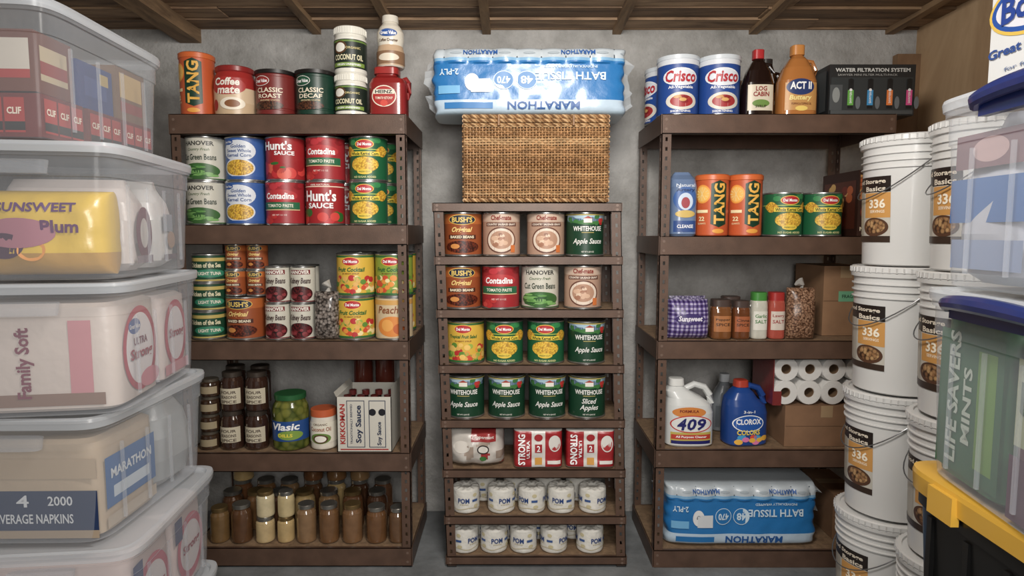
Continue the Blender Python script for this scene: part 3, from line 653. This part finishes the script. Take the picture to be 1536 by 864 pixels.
# water filter box
W,H,D=.345,Z_at(95,.02)-zr,.17
b=MB(); b.box(-W/2,W/2,-D/2,D/2,0,H,mat('232527',.4)); S=front(-D/2)
b.txt(S,'WATER FILTRATION SYSTEM',0,H-.022,.3,.015,'C9C9C5',bold=.03); b.txt(S,'SAWYER MINI FILTER MULTI-PACK',-.02,H-.041,.24,.008,'989894')
b.rect(S,.0,.085,.33,.13,'2F3436')
for i,c in enumerate(('5FA83C','2E8FC8','E87A24','D8458A')):
    x=-.085+.078*i; b.rect(S,x,.085,.022,.115,'14171A'); b.rect(S,x,.07,.024,.06,c); b.rect(S,x,.135,.01,.02,'101214'); b.ell(S,x,.1,.012,.012,'E8E8E8'); b.txt(S,'SAWYER',x,.07,.045,.009,'F2F2F2',rot=90); b.ell(S,x+.03,.05,.02,.05,'6A7074')
b.rect(S,-.145,.07,.05,.1,'4A4E50'); b.ell(S,-.145,.08,.03,.06,'8A8E8C'); b.rect(S,.0,.012,.33,.015,'4A4E50')
S=left(-W/2); b.rect(S,0,H/2,D*.8,H*.8,'3A3E40')
place('water_filter_box',b.mesh('c'),1290,.12,zr,0)
# second shelf
z=RZ[1]+.002
b=MB(); bl=mat('6C83A8',.3,coat=.3,var=.1)
b.loft([(0,.048,.06),(.01,.055,.07),(.2,.055,.07),(.23,.052,.05),(.25,.04,.02),(.262,.03,.01)],bl,28,n=3.5); S=sup(.055,.0705,3.5); b.ell(S,0,.15,.095,.1,'3E66A8'); b.txt(S,'Natural',0,.205,.075,.013,'D8E0EC'); b.txt(S,'Artery',0,.185,.075,.016,'1E3A6A',bold=.03); b.ell(S,0,.14,.06,.07,'C9D8EC'); b.ell(S,0,.135,.035,.045,'A8404A'); b.ell(S,0,.09,.08,.03,'D4B45A'); b.rect(S,0,.04,.09,.045,'2E4F8E'); b.txt(S,'CLEANSE',0,.04,.065,.014,'FFFFFF')
place('supplement_pouch',b.mesh('c'),1021,.08,z,0)
can('corn',1173,RZ[1],.1,0); can('corn',1231.5,RZ[1],.1,0); can('gb',1157,RZ[1],.3); can('corn',1216,RZ[1],.3)
b=MB(); b.box(-.045,.045,-.15,.15,0,.27,mat('3A2018',.5)); S=front(-.15); b.rect(S,0,.2,.08,.1,spk('C4602A','E0B060','5A2412',60)); b.ell(S,0,.1,.07,.07,'7A2A1A'); b.ell(S,-.01,.1,.04,.04,'D89A3C'); b.txt(S,'MEALS',0,.03,.07,.016,'F0E0C0',bold=.03)
S=left(-.045); b.rect(S,0,.13,.26,.2,'5A2A1C'); b.scat(S,0,.13,.2,.16,14,.05,.04,['C4602A','E0B060','7A2A1A'],3,8)
obj('meal_kit_box',b.mesh('c'),1.465,.2,z,0)
# third shelf
z=RZ[2]+.002
def ging(u,v):
    a=int((u+1)/.009)%2; c=int((v+1)/.009)%2
    return mat(('3A2B5E','6C5C96','B9B2D0')[a+c],.3)
b,S=pillow(.17,.165,.12,3,.008,16,ging,N=54,NZ=48,seed=12)
b.ell(S,0,.085,.12,.045,'40306E'); b.txt(S,'Sunsweet',0,.088,.1,.022,'E8E4F0',bold=.03,shear=.2); b.loft([(.15,.05,.014),(.17,.075,.008),(.178,.078,.004)],spk('4B3E6C','A8A2BC','2A1F48',110),20,n=2.5)
place('bag_of_prunes',b.mesh('c'),1030,.085,z,0)
sj=jar(.042,.165,'7A4A22',mat('4A3A34',.4),.03,'B2703A',n=3.5,neck=.85,txt=['Pepper','SPICE']).mesh('c'); place('spice_jar',sj,1080,.07,z,0); sj2=jar(.037,.16,'6A3A1A',mat('4A3A34',.4),.028,'A85A2E',n=3.5,neck=.85,txt=['Cinna','SPICE']).mesh('c'); place('spice_jar',sj2,1110,.07,z,0)
sg=jar(.034,.195,'C8C6B8',mat('3F8A34',.35),.035,'E0DED2',n=3,neck=.85,txt=['Garlic','SALT'],tc='2F7A2A').mesh('c'); place('garlic_salt_jar',sg,1137,.07,z,0)
sr=jar(.034,.195,'B04A3A',mat('A82420',.35),.035,'D4C6B8',n=3,neck=.85,txt=['Lawry','SALT'],tc='9A1E1C').mesh('c'); place('seasoned_salt_jar',sr,1163,.07,z,0)
place('spice_jar',sj,1095,.2,z,0); place('spice_jar',sj,1140,.2,z,0)
b,S=pillow(.115,.215,.09,2.6,.006,14,spk('8A6248','B08A6C','4A2E1E',130,.3),N=26,NZ=30,seed=15); b.tube([(0,0,.2),(.008,0,.225),(-.01,0,.24)],[.02,.008,.022],clear('D8D4CC',.6),7)
place('bag_of_lentils',b.mesh('c'),1199,.06,z,0)
CB=mat('946E4C',.8,var=.12,vs=12); CB2=mat('866244',.8,var=.12,vs=12)
def carton(W,D,H,m=CB,extra=None):
    b=MB(); b.box(-W/2,W/2,-D/2,D/2,0,H,m); S=front(-D/2); b.rect(S,0,H*.5,W*.98,.002,'5E442E'); T=topf(H); b.rect(T,0,0,W,.05,'A68A66'); b.rect(T,0,0,W,.003,'4A3424')
    b.rect(S,0,H-.025,.05,.05,'A68A66'); 
    if extra: extra(b,S)
    return b
place('cardboard_box',carton(.19,.27,.3,CB,lambda b,S:(b.rect(S,.02,.17,.1,.045,'6FB48A'),b.txt(S,'FRAGILE',.02,.17,.07,.015,'2A4A38'))).mesh('c'),1243,.27,z,0)
# fourth shelf: cleaning jugs
z=RZ[3]+.002
def jug(W,D,H,col,capc,lab,nx=.2):
    b=MB(); m=mat(col,.3,coat=.3); c=mat(capc,.35)
    b.loft([(0,W*.46,D*.44),(.008,W*.5,D*.5),(H*.5,W*.5,D*.5),(H*.62,W*.47,D*.47,-W*.02),(H*.72,W*.36,D*.42,-W*.1),(H*.82,W*.25,D*.34,-W*(nx-.01)),(H*.89,W*.14,W*.14,-W*nx),(H*.895,W*.16,W*.16,-W*nx),(H*.99,W*.15,W*.15,-W*nx),(H,W*.13,W*.13,-W*nx)],[m]*6+[c]*3,36,n=3)
    b.tube([(-W*.08,0,H*.83),(W*.12,0,H*.9),(W*.32,0,H*.86),(W*.44,0,H*.74),(W*.46,0,H*.62),(W*.42,0,H*.5)],[.013,.014,.015,.016,.017,.017],m,10)
    S=sup(W*.5,D*.5,3); lab(b,S); return b
def lab409(b,S):
    b.ell(S,-.01,.15,.14,.045,'D8822A'); b.txt(S,'FORMULA',-.01,.155,.08,.012,'7A1E14',bold=.03); b.rect(S,0,.04,.17,.05,'C4B04A',14); b.ell(S,0,.1,.175,.075,'C9302A',20); b.ell(S,0,.1,.165,.066,'E4E4E0',20)
    b.rect(S,0,.045,.165,.02,'C43A24',14); b.rect(S,0,.022,.165,.014,'22226A',14)
    for t,x in (('4',-.042),('0',.0),('9',.042)): b.txt(S,t,x,.1,.038,.05,'22226A',bold=.03,shear=.2)
    b.txt(S,'All Purpose Cleaner',0,.045,.13,.012,'FFFFFF',bold=.02)
place('cleaner_jug',jug(.205,.13,.285,'D8DAD8','E0E0DC',lab409,.26).mesh('c'),1031,.09,z,0)
def labcl(b,S):
    b.ell(S,-.01,.1,.135,.072,'FFFFFF'); b.ell(S,-.01,.1,.127,.065,'1F5AB0'); b.txt(S,'CLOROX',-.01,.108,.108,.024,'FFFFFF',bold=.03); b.txt(S,'COLORS',-.01,.062,.1,.022,'F2D23A',bold=.03); b.scat(S,.0,.03,.13,.026,18,.03,.02,['E8452A','F2B52A','4FB04A','3AA0D8','E87AB0'],3,8); b.txt(S,'3-in-1',-.01,.15,.05,.012,'FFFFFF')
place('bleach_jug',jug(.185,.13,.275,'1B4690','B83A24',labcl,.1).mesh('c'),1115,.1,z,8)
b,S=bottle(.12,.26,'7A7F84','B9BDC0','5A6066',[]); place('spray_bottle',b.mesh('c'),1085,.28,z,0)
H1=.175
place('cardboard_box',carton(.35,.3,H1,CB2).mesh('c'),1214,.19,z,0)
b=MB(); w=mat('DCDAD6',.8,bump=.2,bs=80); core=mat('7A5E42',.8); R=.052
for r in range(2):
    for c in range(4):
        cx=-.135+c*.1; cz=R+.001+r*.1; y0,y1=-.12,.1; n=24; vs=[];
        for (rr,yy) in ((R*.4,y0+.004),(R*.42,y0),(R*.96,y0),(R,y0+.004),(R,y1)):
            vs+=[(cx+rr*cos(2*pi*i/n),yy,cz+rr*sin(2*pi*i/n)) for i in range(n)]
        b.add(vs,[(k*n+i,k*n+(i+1)%n,(k+1)*n+(i+1)%n,(k+1)*n+i) for k in range(4) for i in range(n)],w)
        vs=[];
        for (rr,yy) in ((R*.4,y0+.004),(R*.36,y0+.004),(R*.36,y1)): vs+=[(cx+rr*cos(2*pi*i/n),yy,cz+rr*sin(2*pi*i/n)) for i in range(n)]
        b.add(vs,[(k*n+i,(k+1)*n+i,(k+1)*n+(i+1)%n,k*n+(i+1)%n) for k in range(2) for i in range(n)],core)
        b.add([(cx+R*cos(2*pi*i/n),y1,cz+R*sin(2*pi*i/n)) for i in range(n)],[tuple(range(n))],w)
b.box(-.191,-.187,-.125,.1,0,.205,PF('7E2A2A')); b.box(-.187,-.155,-.127,-.124,0,.06,PF('7E2A2A')); b.box(-.19,.22,-.122,.1,.2045,.2065,clear('E6EEF4',.35,.15))
place('paper_towel_rolls_pack',b.mesh('c'),1207,.17,z+H1+.001,0)
place('cardboard_box',carton(.13,.3,.2,CB2).mesh('c'),1245,.25,RZ[4]+.002,0)
# ------------------------------------------------------------------ buckets on a pallet
b=MB(); pw_=wood('6E563E','A08560',(3,20,20))
for i in range(6): b.box(1.13,1.53,-.955+.115*i,-.955+.115*i+.09,.038,.055,pw_)
for x in (1.13,1.31,1.49): b.box(x,x+.04,-.955,-.29,0,.038,pw_)
obj('wooden_pallet',b)
def bucket():
    b=MB(); w=mat('DADAD8',.35,coat=.2); R0,R1,H=.131,.143,.42
    r=lambda z:R0+(R1-R0)*z/H
    pr=[(0,r(0)-.006),(.004,r(0)),(.3,r(.3))]
    for k in range(3):
        z=.31+.022*k; pr+=[(z,r(z)),(z+.001,r(z)+.006),(z+.004,r(z)+.006),(z+.005,r(z))]
    pr+=[(.378,r(.378)),(.380,r(.38)+.008),(.392,r(.39)+.009),(.393,r(.39)+.006),(.396,r(.39)+.01),(.41,R1+.0085),(.414,R1+.004),(.414,R1-.008),(.408,R1-.01),(.408,.02)]
    b.loft([(z,rr) for z,rr in pr],w,48)
    for i in range(48):
        a=2*pi*i/48; x,y=(R1+.0085)*cos(a),(R1+.0085)*sin(a); b.box(x-.002,x+.002,y-.002,y+.002,.394,.41,w)
    S=lambda u,v,o:((r(v)+o+.0005)*sin(u/r(v)),-(r(v)+o+.0005)*cos(u/r(v)),v)
    b.rect(S,0,.18,.2,.21,'C9C4B8',16); b.rect(S,0,.262,.2,.05,'241A16',16); b.txt(S,'Food Storage',.01,.27,.15,.018,'E8DCC8',bold=.03); b.txt(S,'Basics',.045,.248,.08,.016,'E8DCC8',bold=.03); b.rect(S,.05,.195,.1,.08,'D69A48',12)
    b.txt(S,'336',.055,.2,.06,.03,'FFF4DC',bold=.03); b.txt(S,'SERVINGS',.055,.175,.055,.009,'FFF4DC')
    b.rect(S,-.05,.17,.08,.14,'B9B2A4',6); b.ell(S,.045,.125,.1,.06,'5A3A26'); b.ell(S,.045,.127,.08,.045,spk('8A5A34','C49A64','3A2214',80)); b.rect(S,0,.086,.2,.02,'3A2A20',16)
    pts=[((R1+.006)*cos(a),(R1+.006)*sin(a),.345-.13*sin(a-pi)) for a in [pi+pi*i/20 for i in range(21)]]
    b.tube([(x,y-.002,zz) for x,y,zz in pts],.002,mat('8E9092',.35,.8),5)
    for sx in (-1,1): b.loft([(.335,.012,.012,sx*(R1+.004),0),(.355,.012,.012,sx*(R1+.004),0)],w,12)
    return b.mesh('food_storage_bucket')
bm=bucket()
for i in range(4):
    dx=[-.02,-.008,.0,.012][i]
    obj('food_storage_bucket',bm,1.30+dx,-.46,.055+i*.4165,[-88,-94,-90,-96][i])
    obj('food_storage_bucket',bm,1.325+dx,-.775,.055+i*.4165,[-98,-92,-102,-104][i])
# ------------------------------------------------------------------ clear totes
def tote(Ln,W,H,mt,lidm):
    b=MB(); n=9; hb=H-.018
    sec=[(0,W*.43,Ln*.44),(.004,W*.445,Ln*.455),(.03,W*.45,Ln*.46),(hb*.78,W*.472,Ln*.478),(hb*.785,W*.48,Ln*.485),(hb*.93,W*.482,Ln*.487),(hb*.935,W*.495,Ln*.495),(hb,W*.497,Ln*.497)]
    b.loft([(z,rx,ry,0,0,n) for z,rx,ry in sec],mt,56,cap=(1,0))
    b.loft([(hb-.012,W*.503,Ln*.503,0,0,n),(hb+.004,W*.508,Ln*.506,0,0,n),(hb+.012,W*.503,Ln*.503,0,0,n),(hb+.013,W*.47,Ln*.475,0,0,n),(hb+.004,W*.46,Ln*.468,0,0,n)],lidm,56,cap=(0,1))
    for sy in (-1,1):      # end handles
        b.loft([(hb*.8,.07,.014,0,sy*Ln*.49,4),(hb*.9,.075,.016,0,sy*Ln*.49,4)],mt,16)
    for sx in (-1,1):
        for k in (-.3,-.1,.1,.3):
            b.box(sx*W*.455-.003,sx*W*.455+.003,k*Ln-.004,k*Ln+.004,.03,hb*.75,mt)
    return b
CL=clear('D6DCE4',.12,.18,.4); CLL=clear('DDE3EA',.42,.25,.4)
BW,BL,BH=.43,.575,.325
BINS=[(1,-.975,7,),(2,-.975,6),(3,-.988,1),(4,-1.0,9),(5,-1.005,9),(6,-1.085,4)]
BC={}
for k,xr,ph in BINS:
    p=radians(ph); cx=xr+(-BW/2)*cos(p)+(BL/2)*sin(p); cy=(-.52)-(BW/2)*sin(p)-(BL/2)*cos(p)
    z0=(k-1)*.325; obj('clear_storage_tote',tote(BL,BW,BH-.001,CL,CLL).mesh('clear_storage_tote'),cx,cy,z0,ph); BC[k]=(cx,cy,z0,ph)
def inbin(k,name,b,lx,ly,dz=.008,rot=0):
    cx,cy,z0,ph=BC[k]; p=radians(ph)
    obj(name,b,cx+lx*cos(p)-ly*sin(p),cy+lx*sin(p)+ly*cos(p),z0+dz,ph+rot)
def pbox(W,D,H,m,f=None,n=8,seg=40):
    b=MB(); m=m if not isinstance(m,str) else PF(m)
    b.loft([(0,W*.46,D*.46,0,0,n),(.008,W*.495,D*.495,0,0,n),(H*.5,W*.5,D*.5,0,0,n),(H-.01,W*.49,D*.49,0,0,n),(H,W*.44,D*.45,0,0,n)],m,seg)
    if f: f(b,front(-D/2),right(W/2))
    return b
# bin 6 (top): snack cartons
def f6(b,S,T):
    for s in (S,T):
        for i in (-1,0,1):
            b.rect(s,i*.05,.05,.045,.08,'A8281E'); b.rect(s,i*.05,.025,.045,.02,'1E1A18'); b.txt(s,'CLIF',i*.05,.06,.032,.016,'F0E4D0',bold=.03)
for ly in (-.17,.01,.18):
    b=MB(); b.box(-.11,.11,-.08,.08,0,.1,mat('6A1C16',.5)); f6(b,front(-.08),right(.11)); inbin(6,'snack_bar_carton',b,.06,ly)
b=MB(); b.box(-.06,.06,-.14,.14,0,.235,mat('9A8264',.7)); S=front(-.14); b.rect(S,0,.12,.11,.2,'B9AC98'); b.txt(S,'SHELF',0,.16,.1,.03,'A8281E',bold=.03); b.rect(S,0,.06,.1,.06,'4A2A20'); inbin(6,'cardboard_box',b,-.12,-.1)
b=MB(); b.box(-.05,.1,-.08,.08,0,.12,mat('1E3A7A',.5)); S=right(.1); b.rect(S,0,.06,.1,.05,'2E4A8A'); b.rect(S,.04,.09,.04,.03,'B8A060'); inbin(6,'snack_bar_carton',b,.055,.0,.112)
b=MB(); b.box(-.05,.1,-.08,.08,0,.15,mat('7A5A40',.6)); S=right(.1); b.rect(S,0,.1,.12,.07,'C9A868'); b.rect(S,0,.04,.12,.03,'8E2A20'); inbin(6,'snack_bar_carton',b,.055,.18,.112)
b=MB(); b.box(-.05,.1,-.07,.07,0,.14,mat('6A3A2A',.5)); S=right(.1); b.rect(S,0,.07,.1,.08,'B9A888'); b.rect(S,0,.06,.1,.03,'8E2A20'); S=front(-.07); b.rect(S,.025,.08,.13,.08,'C8C0B4'); b.rect(S,.025,.04,.13,.02,'A8281E'); inbin(6,'snack_bar_carton',b,.06,-.18,.112)
# bin 5: dried fruit bags
b,S=pillow(.3,.2,.14,3.2,.01,12,lambda u,v: PF('D8B428') if v>.05 else PF('B98E3A'),N=36,NZ=26,seed=20)
b.txt(S,'SUNSWEET',.01,.16,.17,.022,'5A2A6A',bold=.03); b.ell(S,-.03,.1,.16,.07,'A86A7A'); b.txt(S,'Plum',.06,.115,.08,.03,'5A1E5A',bold=.03); b.ell(S,-.06,.07,.09,.06,'4A2440'); b.ell(S,0,.06,.06,.05,'E89A3A')
inbin(5,'bag_of_prunes',b,.02,-.19,.01,0)
def crumple(W,D,H,col,seed,f=None):
    b=MB(); n=4; m=PF(col); v0=0
    b.loft([(0,W*.4,D*.4),(.02,W*.48,D*.48),(H*.3,W*.5,D*.5),(H*.55,W*.49,D*.49),(H*.75,W*.46,D*.44),(H*.9,W*.42,D*.3),(H,W*.4,D*.1)],m,48,n=n)
    for i in range(len(b.v)):
        x,y,z=b.v[i]; k=1+.08*mn.noise(Vector((x*14,y*14,z*20+seed))); b.v[i]=(x*min(k,1.02),y*min(k,1.02),z)
    if f: f(b,front(-D/2-.003),right(W/2+.003))
    return b
def f5(b,S,T):
    for s in (S,T): b.ell(s,0,.1,.1,.14,'6A3044'); b.ell(s,0,.1,.05,.08,'CEC8C4'); b.rect(s,0,.03,.1,.02,'8A7A84')
def f5b(b,S,T):
    for s in (S,T): b.rect(s,-.01,.13,.07,.05,'8E98A4'); b.ell(s,.01,.08,.06,.05,'A88A74'); b.rect(s,0,.03,.1,.015,'6A5A64')
inbin(5,'bag_of_snacks',crumple(.34,.14,.24,'CEC4C0',3,f5),.0,-.03,.01); inbin(5,'bag_of_snacks',crumple(.34,.16,.25,'D2D0CE',8,f5b),.0,.15,.01)
# bin 4: tissue packs
def f4(b,S,T):
    b.txt(S,'Family Soft',-.02,.12,.17,.04,'7E3A4E',rot=90,bold=.03); b.rect(S,-.12,.12,.06,.16,'8EA4C4'); b.rect(S,.1,.12,.05,.2,'C8888F'); b.rect(S,0,.03,.3,.03,'8A6E60')
    b.ell(T,0,.13,.2,.22,'B8203E',20); b.ell(T,0,.13,.165,.185,'E6E0E2',20); b.ell(T,-.03,.19,.07,.04,'2A57A0'); b.txt(T,'Great Value',-.03,.19,.06,.012,'FFFFFF'); b.txt(T,'ULTRA',0,.15,.08,.02,'7A2A4A',bold=.03); b.txt(T,'Strong',0,.115,.13,.036,'A01838',bold=.03); b.ell(T,.05,.045,.12,.05,'D8808F')
inbin(4,'bath_tissue_pack',pbox(.36,.26,.26,'CFC2BA',f4),.0,-.12,.008); 
def f4b(b,S,T):
    b.ell(T,0,.13,.17,.2,'C03A54'); b.ell(T,0,.13,.13,.16,'E4DCE0'); b.txt(T,'Strong',0,.13,.11,.035,'A01838',bold=.03); b.rect(T,0,.03,.18,.03,'D8909A')
inbin(4,'bath_tissue_pack',pbox(.36,.22,.25,'D6C8C4',f4b),.0,.13,.008)
# bin 3: napkins
def f3(b,S,T):
    b.rect(S,0,.075,.36,.1,'1E3258'); b.txt(S,'BEVERAGE NAPKINS',.02,.055,.2,.024,'D8DCE2',rot=0); b.txt(S,'2000',.09,.1,.06,.024,'D8DCE2'); b.txt(S,'4',-.0,.1,.03,.03,'D8DCE2'); b.rect(S,0,.015,.36,.02,'A8947C'); b.rect(S,0,.18,.36,.05,'B9A48A')
    b.rect(T,0,.13,.22,.13,'2E66A4'); b.txt(T,'MARATHON',0,.15,.18,.026,'D8E0E8',rot=0,bold=.03); b.rect(T,-.0,.1,.16,.03,'C8D4E0'); b.rect(T,-.0,.03,.22,.03,'C0B09C')
inbin(3,'napkin_pack',pbox(.37,.27,.25,'BBA78E',f3),.0,-.12,.008)
inbin(3,'foil_bag',crumple(.36,.24,.27,'A2A6A8',25),.0,.14,.008)
# bin 2
def f2(b,S,T):
    for s in (S,T): b.ell(s,0,.12,.19,.2,'C8546C'); b.ell(s,0,.12,.15,.15,'E2DADC'); b.txt(s,'Strong',0,.12,.12,.035,'A01838',bold=.03); 
    b.rect(T,-.08,.2,.05,.07,'22326A')
inbin(2,'bath_tissue_pack',pbox(.36,.25,.265,'D0BEBA',f2),.0,-.12,.008); inbin(2,'bath_tissue_pack',pbox(.36,.22,.26,'D0BEBA',f2),.0,.125,.008)
inbin(1,'napkin_pack',pbox(.36,.45,.25,'B9AC98',f3),.0,.0,.008)
# right-hand totes with blue grips
BLU=mat('1E2F6E',.35,coat=.3)
def rbin(xl,yr,z0,H,ph,hy,name='clear_storage_tote'):
    W,Ln=.44,.56; p=radians(ph); lx,ly=W/2,-Ln/2
    cx=xl+lx*cos(p)-ly*sin(p); cy=yr+lx*sin(p)+ly*cos(p)
    b=tote(Ln,W,H,CL,CLL)
    pts=[]
    for i in range(21):
        y=hy-.34*i/20; e=sin(pi*i/20)**.35; pts.append((-W*.5-.004-.022*e,y,H-.038+.018*e))
    b.tube(pts,[.012+.005*sin(pi*i/20)**.5 for i in range(21)],BLU,10)
    b.box(-W*.5-.006,-W*.47,hy-.33,hy-.01,H-.06,H-.02,BLU)
    obj(name,b,cx,cy,z0,ph); return cx,cy,p
TZ=.875
cb=rbin(.93,-1.12,TZ,.42,-8,.15); ca=rbin(.92,-1.14,TZ+.421,.4,-2,.13)
def rin(c,name,b,lx,ly,z,rot=0):
    cx,cy,p=c; obj(name,b,cx+lx*cos(p)-ly*sin(p),cy+lx*sin(p)+ly*cos(p),z,math.degrees(p)+rot)
def fg(b,S,T):
    Lf=left(-.19); b.rect(Lf,0,.17,.22,.3,'2A6A42'); b.txt(Lf,'LIFE SAVERS',-.05,.18,.28,.04,'CDDCCD',rot=90,bold=.03); b.txt(Lf,'MINTS',-.0,.17,.16,.03,'CDDCCD',rot=90,bold=.03); b.rect(Lf,.06,.17,.06,.24,'6FA03A')
rin(cb,'bag_of_mints',pbox(.38,.24,.36,'2C6A40',fg),.0,.12,TZ+.01)
def fh(b,S,T):
    Lf=left(-.19); b.rect(Lf,0,.22,.2,.16,'B9C49A'); b.txt(Lf,'belVita',0,.23,.17,.06,'2A5A22',bold=.03); b.rect(Lf,0,.06,.22,.12,'5A2A4A'); b.ell(Lf,.03,.08,.08,.06,'A8604A')
rin(cb,'biscuit_box',pbox(.38,.24,.33,'7A4A5A',fh),.0,-.13,TZ+.01)
def fi(b,S,T):
    Lf=left(-.19); b.rect(Lf,0,.27,.2,.07,'7A5A62'); b.rect(Lf,.0,.17,.22,.09,'3A6AA8'); b.rect(Lf,0,.06,.2,.06,'8898B8'); b.ell(Lf,.0,.27,.1,.05,'B89A9A')
rin(ca,'snack_pack',crumple(.38,.24,.34,'B4B8C4',11,fi),.0,.13,TZ+.431); rin(ca,'snack_pack',crumple(.38,.26,.3,'7F90B0',14,fi),.0,-.13,TZ+.431)
# yellow-lid black totes underneath
def btote(H,W=.46,Ln=.66):
    b=MB(); bk=mat('101010',.35); yl=mat('DCA81C',.3,coat=.2); n=9
    b.loft([(z,rx,ry,0,0,n) for z,rx,ry in [(0,W*.42,Ln*.44),(.01,W*.43,Ln*.45),(H*.8,W*.465,Ln*.475),(H*.81,W*.48,Ln*.485),(H-.03,W*.48,Ln*.485)]],bk,56)
    b.loft([(z,rx,ry,0,0,n) for z,rx,ry in [(H-.05,W*.5,Ln*.5),(H-.012,W*.505,Ln*.503),(H-.002,W*.5,Ln*.5),(H-.001,W*.46,Ln*.47)]],yl,56)
    for k in (-.35,-.17,0,.17,.35): b.box(-W*.465-.004,-W*.45,k*Ln-.008,k*Ln+.008,.03,H*.78,bk)
    for k in (-.25,.25): b.box(-W*.5-.012,-W*.49,k*Ln-.04,k*Ln+.04,H-.07,H-.01,yl)
    return b.mesh('lidded_storage_tote')
bt=btote(.436); 
for i in range(2): obj('lidded_storage_tote',bt,.915+.23,-1.10-.33,i*.437,-2)
# carton on top of the clear totes
b=MB(); W,D,H=.34,.3,.4; b.box(-W/2,W/2,-D/2,D/2,0,H,mat('D2D4D4',.5))
for S in (front(-D/2),left(-W/2)):
    b.ell(S,0,.17,.31,.13,'D8B43C',20); b.ell(S,0,.17,.295,.115,'1F4FA0',20); b.ell(S,0,.17,.27,.095,'D8D8E0',20); b.txt(S,'Bounce',0,.17,.23,.055,'1F3F90',bold=.03); b.txt(S,'Great for Business',0,.09,.3,.02,'2A4A8E',bold=.03); b.rect(S,0,.32,.3,.08,'8EA4C4'); b.txt(S,'for fresh laundry',0,.05,.2,.01,'6A7A9A')
obj('detergent_carton',b,1.02+.175,-1.31,TZ+.824,-3)
# ------------------------------------------------------------------ lights
def area(n,loc,tgt,sz,e,col=(1,1,1)):
    l=bpy.data.lights.new(n,'AREA'); l.energy=e; l.size=sz; l.color=col; o=bpy.data.objects.new(n,l); SC.collection.objects.link(o); o.location=loc
    o.rotation_euler=(Vector(tgt)-Vector(loc)).to_track_quat('-Z','Y').to_euler()
area('ceiling_lamp',(.15,-1.6,2.3),(0,.3,1.2),.45,36,(1,.96,.9))
area('fill_light',(.2,-3.2,1.75),(0,0,1.35),.8,46,(1,.97,.93))  # added fill behind the camera to brighten the shelves, no real lamp
w=bpy.data.worlds.new('w'); SC.world=w; w.use_nodes=True; w.node_tree.nodes['Background'].inputs[0].default_value=(1,.96,.92,1); w.node_tree.nodes['Background'].inputs[1].default_value=.2
cd=bpy.data.cameras.new('cam'); cd.sensor_width=36; cd.lens=F*36/1536; cd.clip_start=.05
co=bpy.data.objects.new('camera',cd); SC.collection.objects.link(co); co.location=(0,CAMY,CAMZ); co.rotation_euler=(radians(85),0,0); SC.camera=co
